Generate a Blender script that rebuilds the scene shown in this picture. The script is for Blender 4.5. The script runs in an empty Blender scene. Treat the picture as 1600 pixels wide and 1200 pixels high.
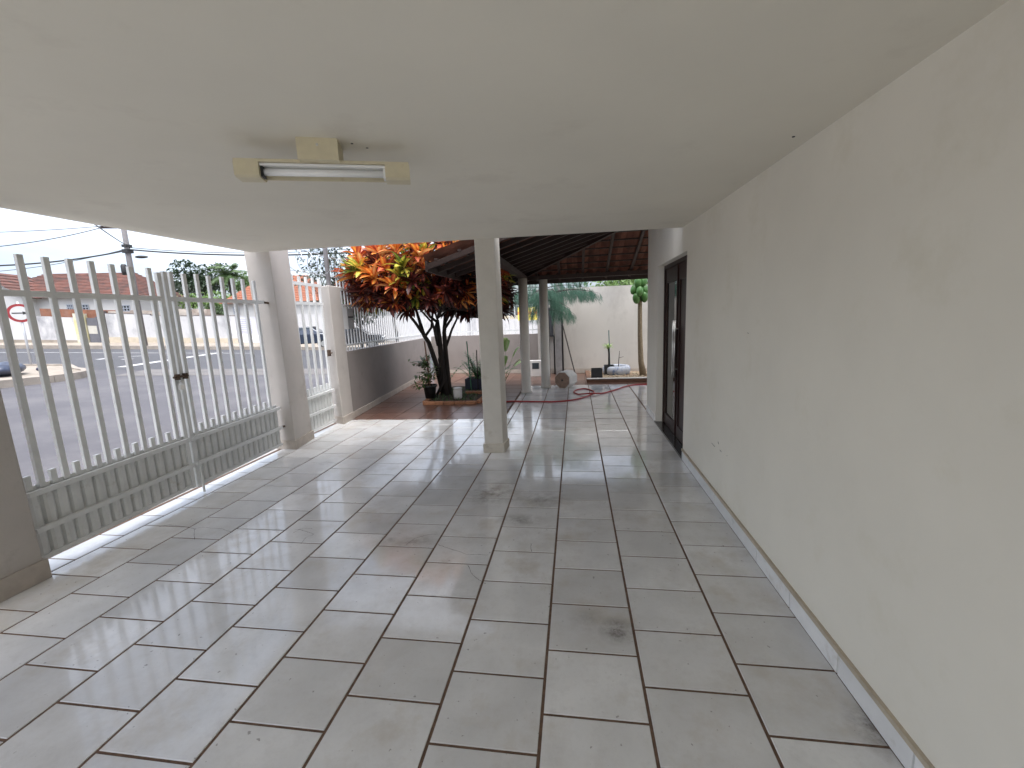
import bpy, math, random
from mathutils import Vector, Matrix, noise
random.seed(7)
S = bpy.context.scene
COL = S.collection
rad = math.radians

# ------------------------------------------------------------------ camera
T = 0.44                                   # width of one white floor tile
FPX, YAW, PIT, ROL = 671.0, -0.15, 0.1606, -0.0418
CAM = Vector((0.375*T, 0.0, 3.7644*T))
_f = Vector((math.sin(YAW)*math.cos(PIT), math.cos(YAW)*math.cos(PIT), -math.sin(PIT)))
_r0 = Vector((math.cos(YAW), -math.sin(YAW), 0)); _u0 = _r0.cross(_f)
_r = _r0*math.cos(ROL)+_u0*math.sin(ROL); _u = -_r0*math.sin(ROL)+_u0*math.cos(ROL)
cd = bpy.data.cameras.new('camera'); cam = bpy.data.objects.new('camera', cd); COL.objects.link(cam)
cd.sensor_width = 36.0; cd.lens = 36.0*FPX/1600.0; cd.clip_start = 0.05; cd.clip_end = 3000
m = Matrix((_r, _u, -_f)).transposed().to_4x4(); m.translation = CAM
cam.matrix_world = m
S.camera = cam

# ------------------------------------------------------------------ sky, sun, exposure
SUN_EL, SUN_AZ = 72.0, 150.0               # azimuth: clockwise from +Y
w = bpy.data.worlds.new('World'); S.world = w; w.use_nodes = True
nt = w.node_tree; nt.nodes.clear()
out = nt.nodes.new('ShaderNodeOutputWorld'); bg = nt.nodes.new('ShaderNodeBackground')
sky = nt.nodes.new('ShaderNodeTexSky'); sky.sky_type = 'NISHITA'; sky.sun_disc = False
sky.sun_elevation = rad(SUN_EL); sky.sun_rotation = rad(SUN_AZ); sky.dust_density = 4.0; sky.air_density = 1.0; sky.ozone_density = 1.0
hs = nt.nodes.new('ShaderNodeHueSaturation'); hs.inputs['Saturation'].default_value = 0.35; hs.inputs['Value'].default_value = 1.15
tc = nt.nodes.new('ShaderNodeTexCoord'); mp = nt.nodes.new('ShaderNodeMapping'); mp.inputs['Scale'].default_value = (1.0, 1.0, 3.2)
nz = nt.nodes.new('ShaderNodeTexNoise'); nz.inputs['Scale'].default_value = 2.2; nz.inputs['Detail'].default_value = 7; nz.inputs['Roughness'].default_value = 0.55
cr = nt.nodes.new('ShaderNodeValToRGB'); cr.color_ramp.elements[0].position = 0.34; cr.color_ramp.elements[1].position = 0.66
cr.color_ramp.elements[0].color = (0.74, 0.84, 1.0, 1); cr.color_ramp.elements[1].color = (1.25, 1.22, 1.2, 1)
mx = nt.nodes.new('ShaderNodeMix'); mx.data_type = 'RGBA'; mx.blend_type = 'MULTIPLY'; mx.inputs[0].default_value = 1.0
L = nt.links.new
L(tc.outputs['Generated'], mp.inputs['Vector']); L(mp.outputs[0], nz.inputs['Vector']); L(nz.outputs[0], cr.inputs[0])
L(sky.outputs[0], hs.inputs['Color']); L(hs.outputs[0], mx.inputs[6]); L(cr.outputs[0], mx.inputs[7])
L(mx.outputs[2], bg.inputs['Color']); bg.inputs['Strength'].default_value = 0.058; L(bg.outputs[0], out.inputs[0])
sd = bpy.data.lights.new('sun', 'SUN'); sun = bpy.data.objects.new('sun', sd); COL.objects.link(sun)
sd.energy = 0.65; sd.angle = rad(55); sd.color = (1.0, 0.97, 0.92)
dv = Vector((math.sin(rad(SUN_AZ))*math.cos(rad(SUN_EL)), math.cos(rad(SUN_AZ))*math.cos(rad(SUN_EL)), math.sin(rad(SUN_EL))))
sun.rotation_euler = dv.to_track_quat('Z', 'Y').to_euler(); sun.location = (0, 0, 30)
S.view_settings.view_transform = 'Standard'; S.view_settings.look = 'None'
S.view_settings.exposure = 2.64; S.view_settings.gamma = 1.0; S.view_settings.use_curve_mapping = False
S.cycles.max_bounces = 10; S.cycles.diffuse_bounces = 7; S.cycles.glossy_bounces = 4; S.cycles.transparent_max_bounces = 8
S.cycles.use_denoising = True

# ------------------------------------------------------------------ pixel -> place helpers (photo pixels, 1600 x 1200)
def ray(px, py): return _f*FPX+_r*(px-800)+_u*(600-py)
def FL(px, py, z=0.0):
    d = ray(px, py); return CAM+d*((z-CAM.z)/d.z)
def ZC(px, py, depth): return CAM+ray(px, py)*(depth/FPX)
def AY(px, py, y): d = ray(px, py); return CAM+d*((y-CAM.y)/d.y)
def PJ(p):
    v = Vector(p)-CAM; z = v.dot(_f); return 800+FPX*v.dot(_r)/z, 600-FPX*v.dot(_u)/z, z
def GZ(x, y):                               # the street climbs gently away from the gate
    rr = math.hypot(x, y); t = min(1.0, 48.0/max(rr, 1e-3)); return -0.2966-0.058*x*t-0.028*y*t
def GP(px, py):
    d = ray(px, py); t = (-0.2966-0.058*CAM.x-0.028*CAM.y-CAM.z)/(d.z+0.058*d.x+0.028*d.y); return CAM+d*t
U = Vector((0.9325, 0.361, 0)); N = Vector((-0.361, 0.9325, 0))      # along / across the cross street
def SN(s, n, dz=0.0):
    p = U*s+N*n; return Vector((p.x, p.y, GZ(p.x, p.y)+dz))

# ------------------------------------------------------------------ materials
MATS = {}
def mat(name, col, rough=0.7, var=0.12, scale=6.0, bump=0.0, bscale=60.0, metal=0.0, spec=0.5, col2=None, stain=None, rand=0.0, coat=0.0, stretch=None):
    """Principled with world-space noise mottling; stain=(colour, scale, low, high) adds dirt with its own shape."""
    if name in MATS: return MATS[name]
    M = bpy.data.materials.new(name); M.use_nodes = True; n = M.node_tree; b = n.nodes['Principled BSDF']; lk = n.links.new
    b.inputs['Roughness'].default_value = rough; b.inputs['Metallic'].default_value = metal
    b.inputs['Specular IOR Level'].default_value = spec; b.inputs['Coat Weight'].default_value = coat
    g = n.nodes.new('ShaderNodeNewGeometry'); vec = g.outputs['Position']
    if stretch:
        mpn = n.nodes.new('ShaderNodeMapping'); mpn.inputs['Scale'].default_value = stretch; lk(vec, mpn.inputs[0]); vec = mpn.outputs[0]
    no = n.nodes.new('ShaderNodeTexNoise'); no.inputs['Scale'].default_value = scale; no.inputs['Detail'].default_value = 6; no.inputs['Roughness'].default_value = 0.6; lk(vec, no.inputs['Vector'])
    rp = n.nodes.new('ShaderNodeValToRGB'); rp.color_ramp.elements[0].position = 0.3; rp.color_ramp.elements[1].position = 0.7
    c = Vector(col); c0 = c*(1-var); c1 = Vector(col2) if col2 else c*(1+var)
    rp.color_ramp.elements[0].color = (*c0, 1); rp.color_ramp.elements[1].color = (*[min(1, v) for v in c1], 1)
    lk(no.outputs[0], rp.inputs[0]); colout = rp.outputs[0]
    if stain:
        sc, ss, lo, hi = stain
        n2 = n.nodes.new('ShaderNodeTexNoise'); n2.inputs['Scale'].default_value = ss; n2.inputs['Detail'].default_value = 9; n2.inputs['Roughness'].default_value = 0.68; lk(vec, n2.inputs['Vector'])
        mr = n.nodes.new('ShaderNodeMapRange'); mr.inputs[1].default_value = lo; mr.inputs[2].default_value = hi; lk(n2.outputs[0], mr.inputs[0])
        ms = n.nodes.new('ShaderNodeMix'); ms.data_type = 'RGBA'; lk(mr.outputs[0], ms.inputs[0]); lk(colout, ms.inputs[6]); ms.inputs[7].default_value = (*sc, 1); colout = ms.outputs[2]
    if rand:
        oi = n.nodes.new('ShaderNodeObjectInfo'); mr2 = n.nodes.new('ShaderNodeMapRange'); lk(oi.outputs['Random'], mr2.inputs[0]); mr2.inputs[3].default_value = 1-rand; mr2.inputs[4].default_value = 1+rand
        hv = n.nodes.new('ShaderNodeHueSaturation'); lk(mr2.outputs[0], hv.inputs['Value']); lk(colout, hv.inputs['Color']); colout = hv.outputs[0]
    lk(colout, b.inputs['Base Color'])
    if bump:
        nb = n.nodes.new('ShaderNodeTexNoise'); nb.inputs['Scale'].default_value = bscale; nb.inputs['Detail'].default_value = 4; lk(vec, nb.inputs['Vector'])
        bp = n.nodes.new('ShaderNodeBump'); bp.inputs['Strength'].default_value = bump; bp.inputs['Distance'].default_value = 0.01; lk(nb.outputs[0], bp.inputs['Height']); lk(bp.outputs[0], b.inputs['Normal'])
    MATS[name] = M; return M

def leafmat(name, margin, rib, tip=None, rough=0.4, trans=0.25):
    if name in MATS: return MATS[name]
    M = bpy.data.materials.new(name); M.use_nodes = True; n = M.node_tree; b = n.nodes['Principled BSDF']; lk = n.links.new
    b.inputs['Roughness'].default_value = rough
    uv = n.nodes.new('ShaderNodeTexCoord'); sp = n.nodes.new('ShaderNodeSeparateXYZ'); lk(uv.outputs['UV'], sp.inputs[0])
    g = n.nodes.new('ShaderNodeNewGeometry'); no = n.nodes.new('ShaderNodeTexNoise'); no.inputs['Scale'].default_value = 22; no.inputs['Detail'].default_value = 3; lk(g.outputs['Position'], no.inputs['Vector'])
    ad = n.nodes.new('ShaderNodeMath'); ad.operation = 'MULTIPLY_ADD'; lk(no.outputs[0], ad.inputs[0]); ad.inputs[1].default_value = 0.9; ad.inputs[2].default_value = -0.45
    a2 = n.nodes.new('ShaderNodeMath'); a2.operation = 'ADD'; lk(sp.outputs[0], a2.inputs[0]); lk(ad.outputs[0], a2.inputs[1])
    rp = n.nodes.new('ShaderNodeValToRGB'); rp.color_ramp.elements[0].position = 0.08; rp.color_ramp.elements[1].position = 0.6
    rp.color_ramp.elements[0].color = (*rib, 1); rp.color_ramp.elements[1].color = (*margin, 1); lk(a2.outputs[0], rp.inputs[0])
    oi = n.nodes.new('ShaderNodeObjectInfo'); mr2 = n.nodes.new('ShaderNodeMapRange'); lk(oi.outputs['Random'], mr2.inputs[0]); mr2.inputs[3].default_value = 0.7; mr2.inputs[4].default_value = 1.25
    hv = n.nodes.new('ShaderNodeHueSaturation'); lk(mr2.outputs[0], hv.inputs['Value']); lk(rp.outputs[0], hv.inputs['Color'])
    lk(hv.outputs[0], b.inputs['Base Color'])
    tr = n.nodes.new('ShaderNodeBsdfTranslucent'); lk(hv.outputs[0], tr.inputs['Color'])
    mxs = n.nodes.new('ShaderNodeMixShader'); mxs.inputs[0].default_value = trans; o = n.nodes['Material Output']
    lk(b.outputs[0], mxs.inputs[1]); lk(tr.outputs[0], mxs.inputs[2]); lk(mxs.outputs[0], o.inputs[0])
    MATS[name] = M; return M

def tile_material():
    M = bpy.data.materials.new('glazed_white_tile'); M.use_nodes = True; n = M.node_tree; b = n.nodes['Principled BSDF']; lk = n.links.new
    g = n.nodes.new('ShaderNodeNewGeometry'); pos = g.outputs['Position']
    def noise_(sc, det=6, ro=0.6):
        q = n.nodes.new('ShaderNodeTexNoise'); q.inputs['Scale'].default_value = sc; q.inputs['Detail'].default_value = det; q.inputs['Roughness'].default_value = ro; lk(pos, q.inputs['Vector']); return q.outputs[0]
    def rng(v, a, b_, c=0.0, d=1.0):
        q = n.nodes.new('ShaderNodeMapRange'); lk(v, q.inputs[0]); q.inputs[1].default_value = a; q.inputs[2].default_value = b_; q.inputs[3].default_value = c; q.inputs[4].default_value = d; return q.outputs[0]
    def mixc(fac, a, col):
        q = n.nodes.new('ShaderNodeMix'); q.data_type = 'RGBA'; lk(fac, q.inputs[0]); lk(a, q.inputs[6]); q.inputs[7].default_value = (*col, 1); return q.outputs[2]
    def math_(op, a, b_):
        q = n.nodes.new('ShaderNodeMath'); q.operation = op
        for i, v in enumerate((a, b_)):
            if isinstance(v, (int, float)): q.inputs[i].default_value = v
            else: lk(v, q.inputs[i])
        return q.outputs[0]
    rp = n.nodes.new('ShaderNodeValToRGB'); e = rp.color_ramp.elements; e[0].position = 0.3; e[1].position = 0.72
    e[0].color = (0.62, 0.62, 0.615, 1); e[1].color = (0.79, 0.79, 0.785, 1); lk(noise_(5.0, 8, 0.62), rp.inputs[0])
    c = rp.outputs[0]
    oi = n.nodes.new('ShaderNodeObjectInfo'); hv = n.nodes.new('ShaderNodeHueSaturation'); lk(rng(oi.outputs['Random'], 0, 1, 0.86, 1.08), hv.inputs['Value']); lk(c, hv.inputs['Color']); c = hv.outputs[0]
    dirt = noise_(1.3, 9, 0.7)
    c = mixc(rng(dirt, 0.48, 0.76, 0, 0.5), c, (0.42, 0.365, 0.30))                       # beige traffic film
    c = mixc(rng(noise_(10.0, 8, 0.72), 0.46, 0.68, 0, 0.42), c, (0.44, 0.43, 0.42))          # cloudy grey glaze
    c = mixc(rng(noise_(2.6, 6, 0.6), 0.55, 0.72, 0, 0.4), c, (0.50, 0.44, 0.35))            # yellowed patches
    specks = noise_(34.0, 2, 0.5)
    c = mixc(rng(specks, 0.715, 0.74, 0, 0.5), c, (0.10, 0.085, 0.07))                     # small dark specks
    sm = noise_(9.0, 9, 0.75)
    wear = None
    for (px, py, rx, ry, k) in ((965, 985, .10, .10, 1.0), (918, 968, .10, .12, .35), (770, 770, .28, .32, .75), (842, 780, .30, .18, .6), (815, 812, .22, .10, .65), (648, 846, .16, .10, .6), (610, 842, .1, .1, .4), (1370, 1140, .10, .12, .9), (800, 640, .2, .2, .3), (700, 920, .25, .2, .2)):
        p = FL(px, py)
        vm = n.nodes.new('ShaderNodeVectorMath'); vm.operation = 'SUBTRACT'; lk(pos, vm.inputs[0]); vm.inputs[1].default_value = p
        vs = n.nodes.new('ShaderNodeVectorMath'); vs.operation = 'MULTIPLY'; lk(vm.outputs[0], vs.inputs[0]); vs.inputs[1].default_value = (1/rx, 1/ry, 0)
        vl = n.nodes.new('ShaderNodeVectorMath'); vl.operation = 'LENGTH'; lk(vs.outputs[0], vl.inputs[0])
        f = rng(vl.outputs['Value'], 1.2, 0.1, 0, k)
        wear = f if wear is None else math_('MAXIMUM', wear, f)
    c = mixc(math_('MULTIPLY', wear, rng(sm, 0.36, 0.62, 0, 1)), c, (0.12, 0.10, 0.085))
    lk(c, b.inputs['Base Color'])
    lk(math_('ADD', rng(dirt, 0.4, 0.8, 0.075, 0.26), rng(sm, 0.45, 0.75, 0, 0.08)), b.inputs['Roughness'])
    b.inputs['Specular IOR Level'].default_value = 0.7; b.inputs['Coat Weight'].default_value = 0.45; b.inputs['Coat Roughness'].default_value = 0.06
    bp = n.nodes.new('ShaderNodeBump'); bp.inputs['Strength'].default_value = 0.05; bp.inputs['Distance'].default_value = 0.01; lk(noise_(7.0, 2, 0.5), bp.inputs['Height']); lk(bp.outputs[0], b.inputs['Normal'])
    return M

PAINT = mat('cream_wall_paint', (0.81, 0.782, 0.70), 0.65, 0.035, 1.4, 0.07, 9, stain=((0.72, 0.685, 0.57), 2.2, 0.54, 0.85))
CEILP = mat('ceiling_paint', (0.73, 0.697, 0.61), 0.8, 0.035, 1.2, 0.09, 7, stain=((0.60, 0.56, 0.48), 1.6, 0.56, 0.85))
WHITEP = mat('white_column_paint', (0.64, 0.61, 0.555), 0.7, 0.05, 5, 0.08, 40, stain=((0.42, 0.36, 0.28), 3.5, 0.62, 0.82))
TAUPE = mat('taupe_wall_paint', (0.25, 0.222, 0.205), 0.8, 0.07, 2.5, 0.12, 50, stain=((0.14, 0.12, 0.115), 1.9, 0.58, 0.8))
TAUPEC = mat('pillar_paint', (0.45, 0.415, 0.38), 0.8, 0.06, 3, 0.12, 50, stain=((0.30, 0.265, 0.23), 2.6, 0.58, 0.82))
SKIRT = mat('skirting_stone', (0.42, 0.37, 0.32), 0.6, 0.12, 9, 0.05)
BACKW = mat('back_wall_paint', (0.54, 0.51, 0.47), 0.85, 0.05, 1.6, 0.12, 40, stain=((0.36, 0.33, 0.30), 1.1, 0.52, 0.8), stretch=(1, 1, 0.6))
TILE = tile_material()
GROUT = mat('brown_grout', (0.135, 0.082, 0.055), 0.95, 0.3, 30, 0.2, 90)
BTILE = mat('brown_tile', (0.105, 0.052, 0.037), 0.28, 0.2, 7, 0.02, 30, stain=((0.14, 0.088, 0.066), 3.0, 0.5, 0.75), rand=0.14)
BGROUT = mat('brown_tile_grout', (0.16, 0.11, 0.085), 0.95, 0.2, 30)
GATEM = mat('grey_gate_paint', (0.70, 0.71, 0.70), 0.45, 0.07, 8, 0.03, 60, stain=((0.20, 0.12, 0.07), 9.0, 0.68, 0.78))
GATEP = mat('gate_sheet_paint', (0.66, 0.67, 0.655), 0.5, 0.08, 6, 0.03, 60, stain=((0.34, 0.29, 0.23), 7.0, 0.60, 0.85))
FENCEM = mat('white_fence_paint', (0.68, 0.69, 0.69), 0.45, 0.05, 8)
RUST = mat('rusty_steel', (0.10, 0.065, 0.045), 0.7, 0.3, 30, 0.2, 80, metal=0.4)
STEEL = mat('brushed_steel', (0.62, 0.62, 0.6), 0.28, 0.05, 20, metal=1.0)
WOODD = mat('dark_roof_timber', (0.032, 0.016, 0.013), 0.65, 0.3, 5, 0.1, 30, stretch=(3, 3, 3))
CLAY = mat('clay_roof_tile', (0.17, 0.064, 0.04), 0.85, 0.3, 5, 0.15, 40, stain=((0.05, 0.025, 0.02), 3, 0.5, 0.75))
DOORW = mat('dark_door_timber', (0.03, 0.013, 0.010), 0.4, 0.25, 6, spec=0.3, stretch=(6, 6, 0.8))
GRANITE = mat('black_granite', (0.03, 0.028, 0.028), 0.2, 0.4, 80)
GLASSD = mat('dark_tinted_glass', (0.012, 0.012, 0.013), 0.02, 0.02, 3, spec=0.6)
CREAMPL = mat('yellowed_cream_plastic', (0.60, 0.54, 0.38), 0.45, 0.08, 12, stain=((0.40, 0.31, 0.17), 6, 0.58, 0.8))
TUBEM = mat('white_lamp_tube', (0.82, 0.83, 0.83), 0.2, 0.02, 5)
BLACKPL = mat('black_plastic', (0.022, 0.024, 0.026), 0.5, 0.2, 20)
SOIL = mat('dark_soil', (0.055, 0.038, 0.026), 1.0, 0.5, 25, 0.6, 50)
BRICK = mat('edging_brick', (0.34, 0.16, 0.085), 0.9, 0.25, 12, 0.3, 60, rand=0.2)
BARK = mat('dark_bark', (0.03, 0.024, 0.021), 0.95, 0.4, 14, 0.5, 40, stretch=(1, 1, 0.3))
HOSE = mat('red_hose_rubber', (0.36, 0.035, 0.035), 0.4, 0.1, 10)
CONC = mat('pale_concrete', (0.55, 0.53, 0.49), 0.9, 0.12, 8, 0.2, 60, stain=((0.30, 0.26, 0.22), 4, 0.58, 0.8))
CONCB = mat('brown_concrete_face', (0.30, 0.21, 0.16), 0.9, 0.2, 14, 0.2, 60)
ASPH = mat('asphalt', (0.078, 0.075, 0.083), 0.85, 0.10, 0.5, 0.2, 120, stain=((0.105, 0.10, 0.105), 0.7, 0.47, 0.62))
ASPH2 = mat('cross_street_asphalt', (0.062, 0.062, 0.068), 0.85, 0.10, 0.4, 0.2, 120)
PAVE = mat('sidewalk_concrete', (0.27, 0.235, 0.195), 0.9, 0.15, 1.5, 0.1, 40, stain=((0.18, 0.15, 0.12), 2, 0.5, 0.75))
KERB = mat('kerb_stone', (0.27, 0.235, 0.20), 0.9, 0.2, 3, 0.1, 40)
EARTH = mat('street_earth', (0.24, 0.19, 0.14), 1.0, 0.2, 0.4, 0.2, 20, stain=((0.12, 0.14, 0.06), 0.3, 0.45, 0.7))
ROADW = mat('road_paint', (0.5, 0.5, 0.5), 0.8, 0.08, 4, stain=((0.3, 0.3, 0.3), 5, 0.6, 0.8))
OLDWHITE = mat('old_whitewash', (0.50, 0.495, 0.50), 0.9, 0.06, 1.2, 0.1, 20, stain=((0.20, 0.205, 0.225), 0.75, 0.52, 0.72), stretch=(1, 1, 0.5))
HOUSEW = mat('house_white_paint', (0.48, 0.48, 0.475), 0.85, 0.05, 0.8, stain=((0.36, 0.35, 0.33), 0.5, 0.55, 0.8))
RBRICK = mat('bare_brick', (0.20, 0.085, 0.05), 0.9, 0.25, 3, stain=((0.22, 0.12, 0.09), 2, 0.5, 0.7))
REDROOF = mat('old_red_roof', (0.135, 0.056, 0.042), 0.9, 0.3, 1.6, stain=((0.06, 0.038, 0.034), 1.4, 0.42, 0.66))
ORROOF = mat('orange_roof', (0.25, 0.095, 0.055), 0.9, 0.15, 1.6)
GLASSW = mat('window_glass', (0.035, 0.045, 0.055), 0.08, 0.1, 3)
POLEC = mat('pole_concrete', (0.15, 0.142, 0.145), 0.9, 0.12, 4)
WIREM = mat('black_cable', (0.02, 0.02, 0.022), 0.6, 0.1, 4)
GALV = mat('galvanised_wire', (0.42, 0.43, 0.44), 0.4, 0.15, 20, metal=0.7)
TYRE = mat('painted_tyre', (0.46, 0.49, 0.55), 0.6, 0.06, 8, stain=((0.14, 0.21, 0.38), 7.0, 0.50, 0.62))

# ------------------------------------------------------------------ mesh builder
ORIG = {}
class MB:
    def __init__(s): s.v = []; s.f = []; s.uv = []; s.mi = []
    def add(s, vs, fs, mi=0, uv=None):
        o = len(s.v); s.v += [tuple(p) for p in vs]; s.uv += (uv if uv else [(0.5, 0.5)]*len(vs))
        for f in fs: s.f.append(tuple(i+o for i in f)); s.mi.append(mi)
        return s
    def box(s, x0, x1, y0, y1, z0, z1, mi=0, M=None):
        vs = [Vector((x, y, z)) for z in (z0, z1) for (x, y) in ((x0, y0), (x1, y0), (x1, y1), (x0, y1))]
        if M: vs = [M @ p for p in vs]
        return s.add(vs, [(0, 3, 2, 1), (4, 5, 6, 7), (0, 1, 5, 4), (1, 2, 6, 5), (2, 3, 7, 6), (3, 0, 4, 7)], mi)
    def cbox(s, x0, x1, y0, y1, z0, z1, c=0.004, mi=0, M=None):          # box with a chamfered top
        vs = [(x, y, z0) for (x, y) in ((x0, y0), (x1, y0), (x1, y1), (x0, y1))]+[(x, y, z1-c) for (x, y) in ((x0, y0), (x1, y0), (x1, y1), (x0, y1))]+[(x, y, z1) for (x, y) in ((x0+c, y0+c), (x1-c, y0+c), (x1-c, y1-c), (x0+c, y1-c))]
        vs = [Vector(p) for p in vs]
        if M: vs = [M @ p for p in vs]
        fs = [(0, 3, 2, 1), (8, 9, 10, 11)]
        for i in range(4):
            j = (i+1) % 4; fs += [(i, j, 4+j, 4+i), (4+i, 4+j, 8+j, 8+i)]
        return s.add(vs, fs, mi)
    def prism(s, pts, z0, z1, mi=0):                                      # z0/z1 number or function(x,y)
        g = (lambda z: z if callable(z) else (lambda x, y: z)); a, b = g(z0), g(z1); n = len(pts)
        vs = [(p[0], p[1], a(p[0], p[1])) for p in pts]+[(p[0], p[1], b(p[0], p[1])) for p in pts]
        return s.add(vs, [tuple(range(n-1, -1, -1)), tuple(range(n, 2*n))]+[(i, (i+1) % n, n+(i+1) % n, n+i) for i in range(n)], mi)
    def bar(s, a, b, wd, ht, mi=0, up=(0, 0, 1)):                         # rectangular bar a->b
        a, b = Vector(a), Vector(b); d = (b-a).normalized(); u_ = Vector(up)
        if abs(d.dot(u_)) > 0.98: u_ = Vector((0, 1, 0))
        x = d.cross(u_).normalized(); y = x.cross(d)
        vs = [p+x*(sx*wd/2)+y*(sy*ht/2) for p in (a, b) for sx, sy in ((-1, -1), (1, -1), (1, 1), (-1, 1))]
        return s.add(vs, [(3, 2, 1, 0), (4, 5, 6, 7), (0, 1, 5, 4), (1, 2, 6, 5), (2, 3, 7, 6), (3, 0, 4, 7)], mi)
    def tube(s, pts, rs, n=8, mi=0, caps=True):
        pts = [Vector(p) for p in pts]
        if not hasattr(rs, '__len__'): rs = [rs]*len(pts)
        px = None; o = len(s.v); vs = []
        for i, p in enumerate(pts):
            d = (pts[min(i+1, len(pts)-1)]-pts[max(i-1, 0)]).normalized()
            if px is None:
                h = Vector((0, 0, 1)) if abs(d.z) < 0.9 else Vector((1, 0, 0)); px = d.cross(h).normalized()
            px = (px-d*px.dot(d)).normalized(); py = d.cross(px)
            vs += [p+(px*math.cos(2*math.pi*k/n)+py*math.sin(2*math.pi*k/n))*rs[i] for k in range(n)]
        fs = [(i*n+k, i*n+(k+1) % n, (i+1)*n+(k+1) % n, (i+1)*n+k) for i in range(len(pts)-1) for k in range(n)]
        if caps: fs += [tuple(range(n-1, -1, -1)), tuple((len(pts)-1)*n+k for k in range(n))]
        return s.add(vs, fs, mi)
    def lathe(s, c, prof, n=20, mi=0, caps=True):                         # prof: (radius, z)
        c = Vector(c); vs = [c+Vector((r_*math.cos(2*math.pi*k/n), r_*math.sin(2*math.pi*k/n), z)) for r_, z in prof for k in range(n)]
        m_ = len(prof); fs = [(i*n+k, i*n+(k+1) % n, (i+1)*n+(k+1) % n, (i+1)*n+k) for i in range(m_-1) for k in range(n)]
        if caps: fs += [tuple(range(n-1, -1, -1)), tuple((m_-1)*n+k for k in range(n))]
        return s.add(vs, fs, mi)
    def ball(s, c, r3, n=10, m_=7, mi=0, jit=0.0, M=None):
        c = Vector(c); vs = []; fs = []
        for i in range(m_+1):
            th = math.pi*i/m_
            for k in range(n):
                ph = 2*math.pi*k/n; p = Vector((math.sin(th)*math.cos(ph)*r3[0], math.sin(th)*math.sin(ph)*r3[1], math.cos(th)*r3[2]))
                if jit: p *= 1+jit*noise.noise(p*3+c*7)
                vs.append((M @ p if M else p)+c)
        for i in range(m_):
            for k in range(n): fs.append((i*n+k, (i+1)*n+k, (i+1)*n+(k+1) % n, i*n+(k+1) % n))
        return s.add(vs, fs, mi)
    def leaf(s, p, d, up, ln, wd, droop=0.3, fold=0.25, seg=4, mi=0):
        p = Vector(p); d = Vector(d).normalized(); side = d.cross(Vector(up))
        if side.length < 1e-3: side = d.cross(Vector((1, 0, 0)))
        side.normalize(); nn = side.cross(d); vs = []; uv = []
        for i in range(seg+1):
            t = i/seg; q = p+d*(ln*t)*(1-0.25*droop*t*t)-Vector((0, 0, 1))*(droop*ln*t*t*0.6)
            h = wd*0.5*(math.sin(math.pi*min(1, t*0.93+0.05))**0.8)
            if i == seg: h = 0.001
            vs += [q-side*h+nn*(h*fold), q, q+side*h+nn*(h*fold)]; uv += [(1, t), (0, t), (1, t)]
        fs = []
        for i in range(seg):
            a = i*3; fs += [(a, a+1, a+4, a+3), (a+1, a+2, a+5, a+4)]
        return s.add(vs, fs, mi, uv)
    def build(s, name, mats, parent=None, smooth=False, origin=None):
        me = bpy.data.meshes.new(name)
        o0 = ORIG.get(parent.name, Vector((0, 0, 0))) if parent else (Vector(origin) if origin else Vector((0, 0, 0)))
        me.from_pydata([tuple(Vector(p)-o0) for p in s.v], [], s.f)
        for m_ in (mats if isinstance(mats, (list, tuple)) else [mats]): me.materials.append(m_)
        if any(s.mi): me.polygons.foreach_set('material_index', s.mi)
        if smooth: me.polygons.foreach_set('use_smooth', [True]*len(s.f))
        if any(u_ != (0.5, 0.5) for u_ in s.uv):
            ul = me.uv_layers.new(name='uv')
            for lp in me.loops: ul.data[lp.index].uv = s.uv[lp.vertex_index]
        me.update()
        ob = bpy.data.objects.new(name, me); COL.objects.link(ob)
        if parent: ob.parent = parent; ORIG[ob.name] = o0
        else: ob.location = o0; ORIG[ob.name] = o0
        return ob

def tag(o, label=None, cat=None, group=None, kind=None):
    if label: o['label'] = label
    if cat: o['category'] = cat
    if group: o['group'] = group
    if kind: o['kind'] = kind
    return o
def thing(name, loc, label, cat, group=None):
    o = bpy.data.objects.new(name, None); COL.objects.link(o); o.location = Vector(loc); o.empty_display_size = 0.1
    ORIG[o.name] = Vector(loc); return tag(o, label, cat, group)
def inst(src_mesh, name, parent, loc, rot=None, scale=None):
    o = bpy.data.objects.new(name, src_mesh); COL.objects.link(o); o.parent = parent
    o.location = Vector(loc)-ORIG.get(parent.name, Vector((0, 0, 0)))
    if rot is not None: o.rotation_euler = rot
    if scale is not None: o.scale = scale
    return o
R = random.uniform

# ================================================================== STRUCTURE: ground, streets
mb = MB(); rings = [0.0, 6, 12, 18, 24, 30, 36, 42, 48, 60, 90, 160, 400, 1200]; na = 48; vs = [(0, 0, GZ(0, 0)-0.25)]; fs = []
for i, rr in enumerate(rings[1:]):
    for k in range(na):
        a = 2*math.pi*k/na; x, y = rr*math.cos(a), rr*math.sin(a); vs.append((x, y, GZ(x, y)-0.25))
for k in range(na): fs.append((0, 1+k, 1+(k+1) % na))
for i in range(len(rings)-2):
    for k in range(na):
        a = 1+i*na; fs.append((a+k, a+na+k, a+na+(k+1) % na, a+(k+1) % na))
tag(mb.add(vs, fs).build('ground', EARTH), kind='structure')

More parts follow.
